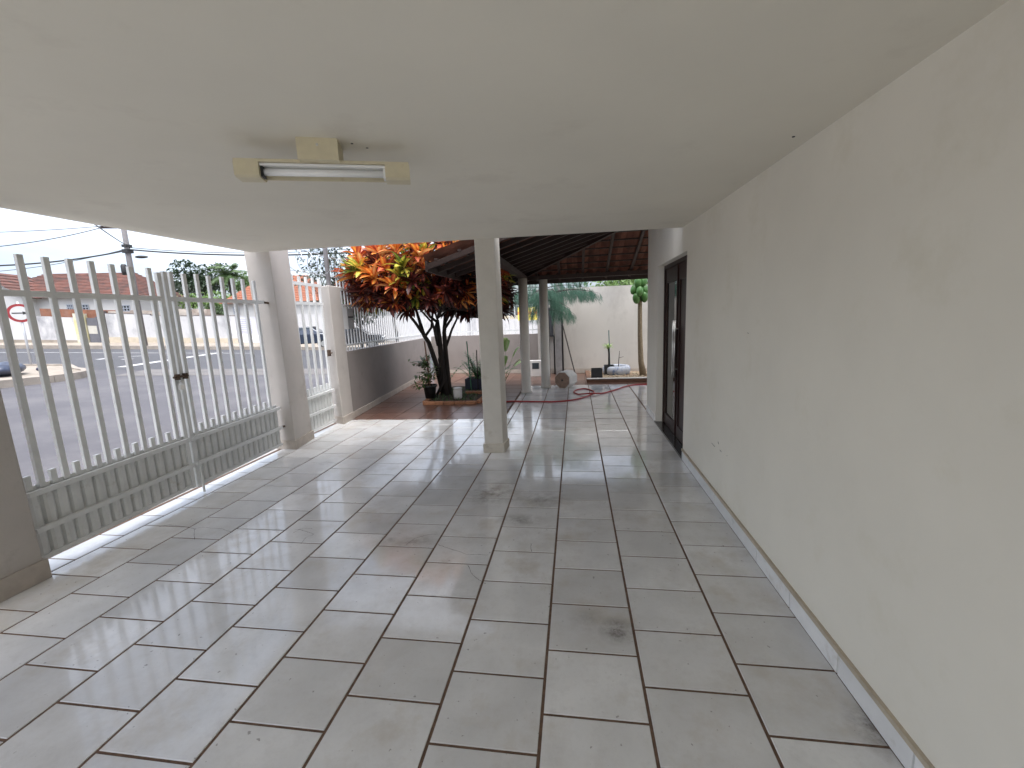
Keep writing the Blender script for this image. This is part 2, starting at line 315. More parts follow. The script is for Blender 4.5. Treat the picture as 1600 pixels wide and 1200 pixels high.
# near street (runs past the gate) and cross street
b = MB()
def grid_sheet(b, f, nu, nv, top):
    vs = []
    for i in range(nu+1):
        for j in range(nv+1):
            p = f(i/nu, j/nv); vs.append((p[0], p[1], GZ(p[0], p[1])+top))
    b.add(vs, [(i*(nv+1)+j, (i+1)*(nv+1)+j, (i+1)*(nv+1)+j+1, i*(nv+1)+j+1) for i in range(nu) for j in range(nv)])
def near_end(x):                                     # y where the line n = 18.2 crosses x
    return (18.2+0.361*x)/0.9325
grid_sheet(b, lambda a, c: (-18.5+a*13.5, -40+c*(near_end(-18.5+a*13.5)+40)), 6, 14, 0.0)
tag(b.build('road', ASPH), kind='structure')
b = MB(); grid_sheet(b, lambda a, c: (lambda p: (p.x, p.y))(U*(-70+a*120)+N*(18.0+c*11.4)), 30, 4, 0.004)
tag(b.build('cross_road', ASPH2), kind='structure')
b = MB(); grid_sheet(b, lambda a, c: (lambda p: (p.x, p.y))(U*(-9.4+a*13)+N*(16.2+c*2.0)), 10, 2, 0.008)
tag(b.build('concrete_gutter', mat('gutter_concrete', (0.135, 0.125, 0.12), 0.9, 0.15, 1.2, stain=((0.09, 0.087, 0.088), 1.4, 0.5, 0.7))), kind='structure')
def line(pts, wd, name='lane_marking'):
    b = MB(); a, c = pts; dd = (c-a).normalized(); sd_ = Vector((-dd.y, dd.x, 0))*wd/2; nseg = 10
    grid_sheet(b, lambda i, j: a+(c-a)*i-sd_+sd_*2*j, nseg, 1, 0.012)
    return tag(b.build(name, ROADW), kind='structure')
line((GP(189, 574), GP(345, 551)), 0.30, 'stop_line')
line((SN(-40, 26.25), SN(-8.6, 26.25)), 0.14, 'edge_line')
line((GP(152, 562), GP(172, 560)), 0.22); line((GP(190, 562), GP(208, 561)), 0.2); line((GP(185, 558), GP(232, 556)), 0.16)
# far pavement, opposite corner pavement, our own pavement
def pavement(name, poly, top=0.15):
    b = MB(); b.prism(poly, lambda x, y: GZ(x, y)-0.2, lambda x, y: GZ(x, y)+top, 0); o = b.build(name, PAVE); tag(o, kind='structure'); return o
def subdiv(poly, step=3.0):
    o = []
    for i in range(len(poly)):
        a, c = Vector(poly[i][:2]), Vector(poly[(i+1) % len(poly)][:2]); k = max(1, int((c-a).length/step))
        o += [a+(c-a)*(j/k) for j in range(k)]
    return o
far_poly = [U*s+N*29.35 for s in range(-70, 52, 4)]+[U*s+N*38 for s in range(50, -72, -4)]
pavement('far_pavement', far_poly)
cpoly = [Vector((-40, near_end(-40))), Vector((-17.6, near_end(-17.6)))]
for k in range(1, 8):
    a = rad(90-k*90/8); cpoly.append(Vector((-16.6+1.8*math.sin(rad(k*90/8)), 10.4+1.55*math.cos(rad(k*90/8)))))
cpoly += [Vector((-14.75, 10.2)), Vector((-14.75, 0)), Vector((-14.75, -40)), Vector((-40, -40))]
pavement('corner_pavement', cpoly)
own = [Vector((-5.15, -30)), Vector((-5.15, 13.5)), Vector((-5.0, near_end(-5.0)-.5)), Vector((6, near_end(6)-.5)), Vector((20, near_end(20)-.5)), Vector((20, 12.2)), Vector((5, 12.2)), Vector((-4.3, 12.9)), Vector((-3.82, 6.8)), Vector((-3.75, 5)), Vector((-3.62, 2)), Vector((-3.6, -30))]
o = pavement('pavement', own, 0.10); o.data.materials.clear(); o.data.materials.append(mat('pale_pavement', (0.50, 0.48, 0.45), 0.85, 0.08, 2.0))
# kerb stones of the opposite corner and the far side
def kerb(name, path, wd=0.16, ht=0.17):
    b = MB()
    for a, c in zip(path[:-1], path[1:]):
        a3 = Vector((a.x, a.y, GZ(a.x, a.y)+ht/2)); c3 = Vector((c.x, c.y, GZ(c.x, c.y)+ht/2)); b.bar(a3, c3, wd, ht+.06)
    return tag(b.build(name, KERB), kind='structure')
kerb('corner_kerb', [Vector((-40, near_end(-40)))]+[p for p in cpoly[1:-3]]+[Vector((-14.75, 0))])
kerb('far_kerb', [U*s+N*29.3 for s in range(-70, 52, 4)])
kerb('pavement_kerb', [Vector((-5.17, -20)), Vector((-5.17, 5)), Vector((-5.17, 13.5))])

# ================================================================== STRUCTURE: white tiled floor
Q = 0.3505
floor = MB().prism([(-3.78, -4.99), (1.31, -4.99), (1.31, 7.17), (2.6, 7.17), (2.6, 9.83), (-1.02, 9.83), (-1.02, 6.66), (-3.82, 6.66)], -0.35, -0.004).build('floor', GROUT)
tag(floor, kind='structure')
G = 0.0135; tile_cache = {}; tiles = []
def tile_mesh(wd, dp, m_, nm):
    k = (round(wd, 3), round(dp, 3), nm)
    if k not in tile_cache:
        t = MB().cbox(-wd/2, wd/2, -dp/2, dp/2, -0.012, 0.0, 0.0022); me = bpy.data.meshes.new(nm); me.from_pydata(t.v, [], t.f); me.materials.append(m_); tile_cache[k] = me
    return tile_cache[k]
def lay(x0, x1, y0, y1, phase, lim):
    k = math.floor((y0-phase)/Q)
    while phase+k*Q < y1:
        a = max(phase+k*Q, y0); c = min(phase+(k+1)*Q, y1); k += 1
        if c-a > 0.03 and x1-x0 > 0.03: lim.append((x0, x1, a, c))
for k in range(-9, 3):
    ph = 0.147 if k % 2 == 0 else 0.325
    x0, x1 = k*T, (k+1)*T
    if k == -9: x0 = -3.76
    if k == 2: x1 = 1.309
    lay(x0, x1, -4.98, 6.655, ph, tiles)
    if k >= -2: lay(x0, x1, 6.655, 9.82, ph, tiles)
lay(-1.0, -0.88, 6.655, 9.82, 0.325, tiles)
for k in range(3, 6):
    ph = 0.147 if k % 2 == 0 else 0.325
    lay(max(k*T, 1.315), min((k+1)*T, 2.6), 7.18, 9.82, ph, tiles)
def vis(t):
    cx, cy = (t[0]+t[1])/2, (t[2]+t[3])/2; px, py, z = PJ((cx, cy, 0))
    if z < 0.3 or px < -120 or px > 1720 or py > 1330 or (cx > 1.31 and cx < 1.4): return 0
    return (t[1]-t[0])*(t[3]-t[2])/z**3
tiles.sort(key=vis, reverse=True)
rest = MB()
for i, (x0, x1, a, c) in enumerate(tiles):
    if i < 300: inst(tile_mesh(x1-x0-G, c-a-G*0.85, TILE, 'tile'), 'tile', floor, ((x0+x1)/2, (a+c)/2, R(-.0006, .0006)))
    else: rest.cbox(x0+G/2, x1-G/2, a+G/2, c-G/2, -0.012, 0, 0.0022)
if rest.v: tag(rest.build('far_tiling', TILE, floor), kind='stuff')
# hairline cracks in some tiles
CRK = mat('tile_crack', (0.05, 0.04, 0.035), 0.9, 0.2, 20)
def crack(pix, wd=0.0026):
    b = MB(); pts = [FL(x, y, 0.0009) for x, y in pix]; fine = []
    for a, c in zip(pts[:-1], pts[1:]):
        for k in range(6): fine.append(a.lerp(c, k/6)+Vector((R(-.003, .003), R(-.003, .003), 0)))
    fine.append(pts[-1])
    for a, c in zip(fine[:-1], fine[1:]):
        d = (c-a).normalized(); s_ = Vector((-d.y, d.x, 0))*wd/2*R(.6, 1.3); b.add([a-s_, a+s_, c+s_, c-s_], [(0, 3, 2, 1)])
    b.build('crack', CRK, floor)
for pp in ([(302, 826), (318, 824), (345, 826), (357, 830), (363, 832)], [(305, 826), (303, 835), (304, 843)], [(249, 823), (265, 820), (290, 823), (306, 827)], [(634, 852), (648, 841), (665, 836), (684, 834)], [(684, 851), (705, 858), (730, 866), (763, 867)],
          [(731, 883), (736, 895), (744, 903), (754, 909)], [(830, 849), (829, 856), (831, 862)], [(458, 833), (468, 827), (480, 831), (490, 834)], [(470, 850), (478, 840), (492, 834)], [(460, 828), (475, 826), (488, 826)]): crack(pp)

# ------------------------------------------------------------------ brown garden tiles
def WX(y): return -3.64-0.0911*(y-6.7)                     # garden wall inner face
def BY(x): return 11.76-0.155*(x-0.17)                     # back wall face
gf = MB().prism([(-3.66, 6.661), (-1.021, 6.661), (-1.021, 9.831), (2.6, 9.831), (2.6, BY(2.6)+.05), (WX(12.3), 12.42)], -0.35, -0.009).build('garden_floor', BGROUT)
tag(gf, kind='structure')
BT = 0.47; bt = []
for i in range(-7, 7):
    for j in range(0, 13):
        x0, y0 = -1.03+i*BT, 6.665+j*BT; x1, y1 = x0+BT, y0+BT
        if y0 < 9.835 and x1 > -1.03+.01:
            if y1 <= 9.835 or x0 < -1.04: continue
            y0 = 9.837
        x0 = max(x0, WX(y0)-.02); x1 = min(x1, 2.6); y1 = min(y1, BY((x0+x1)/2)-.005)
        if x1-x0 < 0.05 or y1-y0 < 0.05: continue
        bt.append((x0, x1, y0, y1))
for (x0, x1, y0, y1) in bt:
    inst(tile_mesh(x1-x0-.008, y1-y0-.008, BTILE, 'tile'), 'tile', gf, ((x0+x1)/2, (y0+y1)/2, -0.003+R(-.001, .001)))

# ================================================================== STRUCTURE: house wall, carport slab, columns, garden walls
def CZ(x, y): return 2.42+0.02*(y-1.5)-0.0106*(x-1.3)
slab = MB(); ex = lambda y: -3.58-0.0776*(y-2.48)
slab.prism([(ex(-2.6), -2.6), (1.6, -2.6), (1.6, 4.97), (ex(4.97), 4.97)], CZ, lambda x, y: 2.82)
o = slab.build('carport_slab', CEILP, origin=(-1, 1, 2.42))
tag(o, 'flat painted concrete carport ceiling slab over the tiled driveway', 'ceiling')
q_ = FL(1240, 211, CZ(1.0, 2.6)); MB().lathe((q_.x, q_.y, CZ(q_.x, q_.y)-.003), [(.007, 0), (.007, .006)], 8).build('nail_hole', BLACKPL, o)
hs_ = thing('house', (1.4, 2.0, 0), 'cream painted house wall with dark double door along the right side', 'house')
b = MB(); DY0, DY1, DZ = 4.76, 6.36, 2.225
b.box(1.312, 1.5, -5.0, DY0, -0.1, 3.5); b.box(1.312, 1.5, DY0, DY1, DZ, 3.5); b.box(1.312, 1.5, DY1, 7.17, -0.1, 3.5); b.box(1.5, 5.0, 6.98, 7.17, -0.1, 3.5)
b.build('wall', PAINT, hs_)
b = MB(); b.box(1.5, 2.2, 4.2, 6.9, -0.1, -0.01); b.box(2.2, 2.3, 4.2, 6.9, -0.1, 3.0); b.box(1.5, 2.2, 4.1, 4.2, -.1, 3.0); b.box(1.5, 2.2, 6.9, 6.97, -.1, 3.0)
b.build('inner_hall', PAINT, hs_)
# skirting tiles on the house wall
sk = {}
def skirt_run(y0, y1, step=0.44):
    y = y0
    while y < y1-.03:
        e = min(y+step, y1); k = round(e-y, 3)
        if k not in sk:
            t = MB().cbox(-0.011, 0.0, -(e-y)/2+.005, (e-y)/2-.005, 0.003, 0.104, 0.002); me = bpy.data.meshes.new('skirting_tile'); me.from_pydata(t.v, [], t.f); me.materials.append(mat('pale_skirting_tile', (0.80, 0.81, 0.82), 0.15, 0.06, 6, rand=0.06, stain=((0.55, 0.52, 0.48), 5, 0.58, 0.8))); sk[k] = me
        inst(sk[k], 'skirting_tile', hs_, (1.312, (y+e)/2, 0)); y = e
skirt_run(-0.32, DY0-.005); skirt_run(DY1+.06, 7.165)
MB().box(1.296, 1.3118, -0.35, DY0-.005, 0.1045, 0.127).build('skirting_cap', mat('beige_grout_cap', (0.46, 0.40, 0.31), 0.9, 0.1, 12), hs_)
MB().box(1.302, 1.48, DY0-.02, DY1+.05, 0.0, 0.022).build('threshold', GRANITE, hs_)
# double door
fr = MB()
fr.box(1.40, 1.47, DY0, DY0+.05, .022, DZ); fr.box(1.40, 1.47, DY1-.05, DY1, .022, DZ); fr.box(1.40, 1.47, DY0+.05, DY1-.05, DZ-.05, DZ)
fr.build('door_frame', DOORW, hs_)
ym = 5.58
def door_leaf(y0, y1, glass):
    d = MB(); st = 0.085
    d.box(1.415, 1.455, y0, y0+st, .03, DZ-.055); d.box(1.415, 1.455, y1-st, y1, .03, DZ-.055); d.box(1.415, 1.455, y0+st, y1-st, .03, .18); d.box(1.415, 1.455, y0+st, y1-st, DZ-.24, DZ-.055)
    o = d.build('door_leaf', DOORW, hs_)
    MB().box(1.428, 1.44, y0+st, y1-st, .18, DZ-.24).build('pane' if glass else 'panel', GLASSD if glass else DOORW, o)
    hy = y0+.045 if glass else y1-.045
    h = MB(); h.tube([(1.375, hy, 0.80), (1.375, hy, 1.50)], 0.014, 10); h.tube([(1.375, hy, .9), (1.42, hy, .9)], .008, 8); h.tube([(1.375, hy, 1.4), (1.42, hy, 1.4)], .008, 8)
    h.build('handle', STEEL, o, True)
    if glass: MB().box(1.405, 1.4149, y0+.02, y0+.06, 1.0, 1.2).build('lock_plate', STEEL, o)
door_leaf(DY0+.052, ym-.003, False); door_leaf(ym+.003, DY1-.052, True)
b = MB(); b.box(1.4, 1.4145, ym-.012, ym+.012, .03, DZ-.055); b.build('door_trim', DOORW, hs_)
SCUF = mat('wall_scuff', (0.30, 0.28, 0.26), 0.9, 0.2, 30)
for (px, py, qx, qy) in ((1112, 692, 1117, 698), (1125, 703, 1127, 706), (1135, 712, 1137, 712), (1122, 690, 1123, 694), (1168, 520, 1170, 521)):
    d0_, d1_ = ray(px, py), ray(qx, qy); a_ = CAM+d0_*((1.3105-CAM.x)/d0_.x); c_ = CAM+d1_*((1.3105-CAM.x)/d1_.x)
    MB().bar(a_, c_, .006, .0015).build('scuff_mark', SCUF, hs_)
# unseen wall behind the camera, kept low and set back to let skylight in
tag(MB().box(-3.5, 1.31, -5.2, -5.0, -.1, 2.0).build('unseen_end_wall', PAINT), 'unseen cream yard wall behind the viewer, low and far back to admit skylight', 'wall')

def column(name, poly_bot, poly_top, z1, label, m_, skirt_h=0.12, off=(0, 0), zb=-.1, group=None):
    cx = sum(p[0] for p in poly_bot)/len(poly_bot); cy = sum(p[1] for p in poly_bot)/len(poly_bot)
    t = thing(name, (cx, cy, 0), label, 'column', group); b = MB(); n = len(poly_bot)
    lv = 6; vs = []
    for k in range(lv+1):
        f = k/lv
        for p, q in zip(poly_bot, poly_top): vs.append((p[0]+(q[0]-p[0])*f, p[1]+(q[1]-p[1])*f, zb+(z1-zb)*f))
    b.add(vs, [tuple(range(n-1, -1, -1)), tuple(lv*n+i for i in range(n))]+[(k*n+i, k*n+(i+1) % n, (k+1)*n+(i+1) % n, (k+1)*n+i) for k in range(lv) for i in range(n)])
    sh = b.build('shaft', m_, t)
    md = sh.modifiers.new('bevel', 'BEVEL'); md.width = 0.012; md.segments = 2; md.limit_method = 'ANGLE'
    if skirt_h:
        grow = 0.014; s_ = MB(); pr = []
        for p in poly_bot: pr.append((p[0]+(grow if p[0] > cx else -grow), p[1]+(grow if p[1] > cy else -grow)))
        s_.prism(pr, 0.001, skirt_h); s_.build('skirting', SKIRT if m_ is not WHITEP else mat('cream_skirting', (0.55, 0.51, 0.44), 0.6, 0.1, 9, stain=((0.35, 0.30, 0.24), 8, 0.55, 0.75)), t)
    return t
column('square_column', [(-0.955, 4.955), (-0.725, 4.97), (-0.70, 5.2), (-0.95, 5.19)], [(-0.95, 4.955), (-0.72, 4.97), (-0.70, 5.2), (-0.95, 5.19)], 2.75, 'free-standing square cream column in the middle of the tiled floor', WHITEP, 0.11)
column('gate_column', [(-3.82, 5.06), (-3.54, 5.04), (-3.62, 5.54), (-3.86, 5.54)], [(-3.95, 5.06), (-3.575, 5.04), (-3.66, 5.54), (-3.95, 5.54)], 2.75, 'tall beige column between the driveway gate and the pedestrian gate', TAUPEC, 0.12)
column('gate_pillar', [(-3.85, 6.48), (-3.60, 6.34), (-3.63, 6.74), (-3.87, 6.74)], [(-3.86, 6.48), (-3.62, 6.36), (-3.64, 6.74), (-3.88, 6.74)], 2.22, 'short beige pillar between pedestrian gate and garden wall', TAUPEC, 0.12)
column('gate_pillar', [(-3.80, 1.70), (-3.45, 1.70), (-3.45, 2.21), (-3.80, 2.21)], [(-3.80, 1.70), (-3.47, 1.70), (-3.47, 2.20), (-3.80, 2.20)], 2.47, 'beige gate pillar cut by the left edge of the picture', TAUPEC, 0.14)
t = thing('unseen_street_wall', (-3.6, -0.4, 0), 'unseen beige street wall behind the left gate pillar, lowered to admit light', 'wall'); MB().box(-3.75, -3.5, -4.99, 1.69, -.1, 0.55).build('wall', TAUPE, t)  # out of view; lowered so more street light reaches the carport
MB().box(-3.499, -3.485, -4.98, 1.68, .001, .13).build('skirting', SKIRT, t)
for (x, y, lab) in ((-0.887+.005, 8.96, 'round white column nearer the square column, at the brown tile edge'), (-0.505, 9.55, 'round white column beside the octagonal block, farther of the two')):
    t = thing('round_column', (x, y, 0), lab, 'column', 'round veranda columns')
    MB().lathe((x, y, 0), [(0.118, 0.0), (0.118, .035), (0.100, .05), (0.098, 1.0), (0.092, 2.37)], 24).build('shaft', WHITEP, t, True)

# garden wall to the street with its fence
gw = thing('garden_wall', (-3.8, 9, 0), 'low taupe garden wall under the slanting white fence', 'wall')
A0, A1 = 6.741, 12.35
MB().prism([(WX(A0), A0), (WX(A1), A1), (WX(A1)-.18, A1), (WX(A0)-.2, A0)], -.3, lambda x, y: 1.15-.012*(y-A0)).build('wall', TAUPE, gw)
MB().prism([(WX(A0)+.014, A0), (WX(A1)+.014, A1-.1), (WX(A1)+.001, A1-.1), (WX(A0)+.001, A0)], 0.001, .11).build('skirting', SKIRT, gw)
fe = thing('street_fence', (-3.8, 9, 1.15), 'white bar fence on top of the low garden wall along the street', 'fence')
def fx(y): return WX(y)-.08
def top_(y): return 1.15-.012*(y-A0)
for z in (0.10, 0.78, 1.05): MB().bar((fx(A0), A0, top_(A0)+z), (fx(A1), A1, top_(A1)+z), .022, .035).build('rail', FENCEM, fe)
y = A0+.06
while y < A1-.05:
    MB().bar((fx(y), y, top_(y)+.001), (fx(y), y, top_(y)+1.18), .013, .026, up=(0, 1, 0)).build('bar', FENCEM, fe); y += 0.125
# back: low wall + fence, then the tall wall
bw = thing('back_low_wall', (-2.5, 12.2, 0), 'low taupe wall at the back of the garden under a bar fence', 'wall')
bx0, bx1 = -4.1, -0.86
MB().prism([(bx0, BY(bx0)), (bx0, BY(bx0)+.18), (bx1, BY(bx1)+.18), (bx1, BY(bx1))], -.3, 1.10).build('wall', TAUPE, bw)
MB().prism([(bx0+.1, BY(bx0)-.014), (bx0+.1, BY(bx0)-.001), (bx1, BY(bx1)-.001), (bx1, BY(bx1)-.014)], .001, .10).build('skirting', SKIRT, bw)
fb = thing('back_fence', (-2.5, 12.3, 1.1), 'white bar fence on the low wall behind the trees', 'fence')
for z in (1.21, 1.9, 2.2): MB().bar((bx0, BY(bx0)+.09, z), (bx1, BY(bx1)+.09, z), .022, .035).build('rail', FENCEM, fb)
x = bx0+.12
while x < bx1:
    MB().bar((x, BY(x)+.09, 1.101), (x, BY(x)+.09, 2.32), .026, .026, up=(0, 1, 0)).build('bar', FENCEM, fb); x += 0.165
tw = thing('tall_back_wall', (1.5, 11.8, 0), 'tall cream rendered wall behind the papaya tree', 'wall')
tx0, tx1 = -0.86, 6.0
MB().prism([(tx0, BY(tx0)), (tx0, BY(tx0)+.18), (tx1, BY(tx1)+.18), (tx1, BY(tx1))], -.3, lambda x, y: 2.21 if x > -.4 else 2.3).build('wall', BACKW, tw)
MB().prism([(tx0, BY(tx0)-.014), (tx0, BY(tx0)-.001), (tx1, BY(tx1)-.001), (tx1, BY(tx1)-.014)], .001, .13).build('skirting', SKIRT, tw)

# ------------------------------------------------------------------ veranda hip roof
vr = thing('veranda_roof', (0.5, 7.5, 2.36), 'dark timber hip roof with clay tiles over the veranda', 'roof')
SL = 0.30; PX, PY, PZ = -0.90, 9.53, 2.46
def zl(x): return PZ+SL*(x-PX)
def zf(y): return PZ+SL*(PY-y)
MB().box(PX-.06, PX+.06, 5.22, PY+.35, 2.371, 2.455).build('plate_beam', WOODD, vr)
MB().box(PX+.062, 4.0, PY-.06, PY+.06, 2.371, 2.455).build('plate_beam', WOODD, vr)
XR = 2.6
# left slope rafters (run up to the right)
y = 5.25
while y < PY:
    xe = min(XR, PX+(PY-y))
    if xe > PX-.3: MB().bar((PX-.72, y, zl(PX-.72)+.03), (xe, y, zl(xe)+.03), .05, .06).build('rafter', WOODD, vr)
    y += 0.42
x = PX+.25
while x < 3.6:
    ye = max(7.25 if x > 1.3 else PY-(x-PX), PY-(XR-PX), PY-(x-PX)) ; MB().bar((x, PY+.36, zf(PY+.36)+.03), (x, ye, zf(ye)+.03), .05, .06).build('rafter', WOODD, vr); x += 0.5
MB().bar((PX-.4, PY+.4, zl(PX-.4)+.02), (XR, PY-(XR-PX), zl(XR)+.02), .06, .12).build('hip_rafter', WOODD, vr)
MB().box(PX-.74, PX-.71, 5.22, PY+.36, zl(PX-.72)-.03, zl(PX-.72)+.10).build('fascia', WOODD, vr)
MB().box(PX-.735, 4.0, PY+.365, PY+.39, zf(PY+.36)-.05, zf(PY+.36)+.175).build('fascia', WOODD, vr)
# battens and clay tile field (undulating rows seen from below)
for k in range(12):
    x = PX-.6+k*.3
    ye = PY+.3 if x < PX else PY-(x-PX)
    if ye > 5.3: MB().bar((x, 5.22, zl(x)+.075), (x, ye, zl(x)+.075), .04, .025).build('batten', WOODD, vr)
for k in range(11):
    y = PY+.25-k*.3; xs = PX-.3 if y > PY else PX+(PY-y)
    MB().bar((xs, y, zf(y)+.075), (4.0, y, zf(y)+.075), .04, .025).build('batten', WOODD, vr)
def tilefield(slope):
    b = MB(); cw = 0.11
    if slope == 'l':
        y = 5.22
        while y < PY+.34:
            def xhi(yy): return XR if yy < PY-(XR-PX) else PX+(PY-yy)
            pr = [(0, 0.045), (.25, 0.005), (.5, -.02), (.75, .005), (1.0, .045)]
            for (a, za), (c, zc_) in zip(pr[:-1], pr[1:]):
                y0, y1 = y+a*cw*2, y+c*cw*2; x0 = PX-.76; n_ = 10
                for k in range(n_):
                    f0, f1 = k/n_, (k+1)/n_
                    vs = []
                    for (yy, zz, ff, st) in ((y0, za, f0, 0), (y1, zc_, f0, 0), (y1, zc_, f1, .02), (y0, za, f1, .02)):
                        X = x0+(max(xhi(yy), x0)-x0)*ff; vs.append((X, yy, zl(X)+.125+zz+.012))
                    b.add(vs, [(0, 1, 2, 3)])
            y += cw*2
    else:
        x = PX-.4
        while x < 4.0:
            def ylo(xx): return max(PY-(xx-PX), PY-(XR-PX))
            pr = [(0, 0.045), (.25, 0.005), (.5, -.02), (.75, .005), (1.0, .045)]
            for (a, za), (c, zc_) in zip(pr[:-1], pr[1:]):
                x0, x1 = x+a*cw*2, x+c*cw*2; y0 = PY+.40; n_ = 10
                for k in range(n_):
                    f0, f1 = k/n_, (k+1)/n_; vs = []
                    for (xx, zz, ff, st) in ((x0, za, f0, 0), (x1, zc_, f0, 0), (x1, zc_, f1, .02), (x0, za, f1, .02)):
                        Y = y0+(min(ylo(xx), y0)-y0)*ff; vs.append((xx, Y, zf(Y)+.125+zz+.012))
                    b.add(vs, [(0, 1, 2, 3)])
            x += cw*2
    return b
for s_ in 'lf': tag(tilefield(s_).build('clay_tiling', CLAY, vr), kind='stuff')

# ================================================================== OBJECTS: gates
def GL(y): return -3.56-0.0509*(y-2.25)                      # driveway gate line
def gate_leaf(name, y0, y1, bars, label, xf, zb, group, tops=2.20, rails=(1.935,), frame_y=None):
    t = thing(name, (xf((y0+y1)/2), (y0+y1)/2, 0), label, 'gate', group)
    P = lambda y, z, dx=0: (xf(y)+dx, y, z)
    for z in rails: MB().bar(P(y0, z), P(y1, z), .028, .042).build('rail', GATEM, t)
    for z in (0.575, 0.315): MB().bar(P(y0, z, .03), P(y1, z, .03), .03, .035).build('rail', GATEM, t)
    MB().bar(P(y0, zb+.02), P(y1, zb+.02), .03, .03).build('rail', GATEM, t)
    for y in bars: MB().bar(P(y, 0.60), P(y, tops+R(-.006, .006)), .026, .036, up=(0, 1, 0)).build('bar', GATEM, t)
    bs = sorted(bars); mids = [(a+c)/2 for a, c in zip(bs[:-1], bs[1:])]
    sp = bs[1]-bs[0]
    for y in [bs[0]-sp/2]+mids:
        if y > y0+.02: MB().bar(P(y, .60), P(y, 0.70), .026, .036, up=(0, 1, 0)).build('short_bar', GATEM, t)
    # trapezoidal ribbed sheet
    b = MB(); pitch = 0.088; nsec = int(round((y1-y0)/pitch)); pitch = (y1-y0)/nsec; prof = []
    for k in range(nsec):
        ya = y0+k*pitch
        prof += [(ya, 0.0), (ya+pitch*.10, .0), (ya+pitch*.20, .022), (ya+pitch*.38, .032), (ya+pitch*.72, .032), (ya+pitch*.90, .022)]
    prof.append((y1, 0.0)); vs = []
    for z in (zb, 0.62):
        for (yy, dx) in prof: vs.append(P(yy, z, dx-.028))
    n = len(prof); b.add(vs, [(i, i+1, n+i+1, n+i) for i in range(n-1)])
    o = b.build('ribbed_sheet', GATEP, t); md = o.modifiers.new('thick', 'SOLIDIFY'); md.thickness = .003
    return t
t = gate_leaf('driveway_gate', 2.25, 3.575, [2.36, 2.515, 2.67, 2.825, 2.98, 3.14, 3.295, 3.47], 'left leaf of the grey driveway gate beside the pillar', GL, 0.085, 'driveway gate leaves')
MB().bar((GL(3.555), 3.555, .085), (GL(3.555), 3.555, 2.17), .035, .04, up=(0, 1, 0)).build('stile', GATEM, t)
tr_ = gate_leaf('driveway_gate', 3.605, 4.985, [3.69, 3.84, 3.995, 4.15, 4.335, 4.50, 4.66, 4.85], 'right leaf of the grey driveway gate beside the tall column', GL, 0.07, 'driveway gate leaves', 2.19)
MB().bar((GL(3.62), 3.62, .07), (GL(3.62), 3.62, 2.185), .035, .04, up=(0, 1, 0)).build('stile', GATEM, tr_)
b = MB(); b.tube([(GL(3.6)+.045, 3.63, .012), (GL(3.6)+.045, 3.63, .34)], .011, 8); b.build('drop_bolt', GATEM, tr_)
MB().tube([(GL(4.95)+.01, 4.98, 1.93), (GL(5)+.02, 5.06, 1.925)], .014, 8).build('hinge_pin', RUST, tr_); MB().tube([(GL(4.95)+.01, 4.98, .315), (GL(5)+.02, 5.06, .315)], .014, 8).build('hinge_pin', RUST, tr_)
lk_ = thing('padlock', (GL(3.58)+.04, 3.575, 1.14), 'small rusty padlock and bolt where the driveway gate leaves meet', 'padlock')
b = MB(); b.tube([(GL(3.5)+.045, 3.50, 1.20), (GL(3.66)+.045, 3.66, 1.20)], .011, 8); b.box(GL(3.5)+.02, GL(3.5)+.055, 3.53, 3.56, 1.17, 1.225); b.box(GL(3.6)+.02, GL(3.6)+.055, 3.62, 3.65, 1.17, 1.225); b.build('bolt', RUST, lk_)
MB().cbox(GL(3.57)+.03, GL(3.57)+.055, 3.545, 3.595, 1.075, 1.125, .006).build('body', STEEL, lk_)
b = MB(); b.tube([(GL(3.57)+.042, 3.57+.017*math.cos(a), 1.125+.03*math.sin(a)) for a in [math.pi*k/8 for k in range(9)]], .005, 6); b.build('shackle', STEEL, lk_)
GL2 = lambda y: -3.70-0.0526*(y-5.5)
pg = gate_leaf('pedestrian_gate', 5.57, 6.36, [5.60+.178*k for k in range(5)], 'narrow white pedestrian gate between column and pillar', GL2, 0.045, None, 2.32, (1.94, 2.215))
b = MB(); b.box(GL2(6.34), GL2(6.34)+.05, 6.31, 6.36, 1.12, 1.22); b.tube([(GL2(6.3)+.05, 6.34, 1.17), (GL2(6.3)+.08, 6.34, 1.17), (GL2(6.3)+.08, 6.26, 1.165)], .008, 8); b.build('lock', RUST, pg)

# razor wire coil and its post above the fence
b = MB(); pts = []; n = 520
for k in range(n):
    f = k/n; y = 5.75+f*3.6; a = f*2*math.pi*13
    pts.append((GL2(y)-.06+.16*math.cos(a)*.9, y+.03*math.cos(a), 2.56+.16*math.sin(a)))
b.tube(pts, .0045, 4)
for k in range(0, n, 6):
    p = Vector(pts[k]); d = Vector((R(-1, 1), R(-1, 1), R(-1, 1))).normalized()*.018; b.tube([p-d, p+d], .003, 3)
rw = thing('razor_wire', (-3.78, 7, 2.35), 'coil of razor wire above the pedestrian gate and fence', 'razor wire'); b.build('coil', GALV, rw)
b = MB(); b.tube([(-3.78, 5.6, 2.40), (-3.84, 6.6, 2.40), (-3.98, 9.4, 2.36)], .004, 4); b.tube([(-3.78, 5.6, 2.72), (-3.84, 6.6, 2.72), (-3.98, 9.4, 2.70)], .004, 4); b.build('strand', GALV, rw)
MB().bar((-3.76, 6.62, 2.2), (-3.76, 6.62, 2.85), .05, .05, up=(0, 1, 0)).build('post', POLEC, rw); MB().bar((-3.98, 9.4, 2.2), (-3.98, 9.4, 2.85), .05, .05, up=(0, 1, 0)).build('post', POLEC, rw)
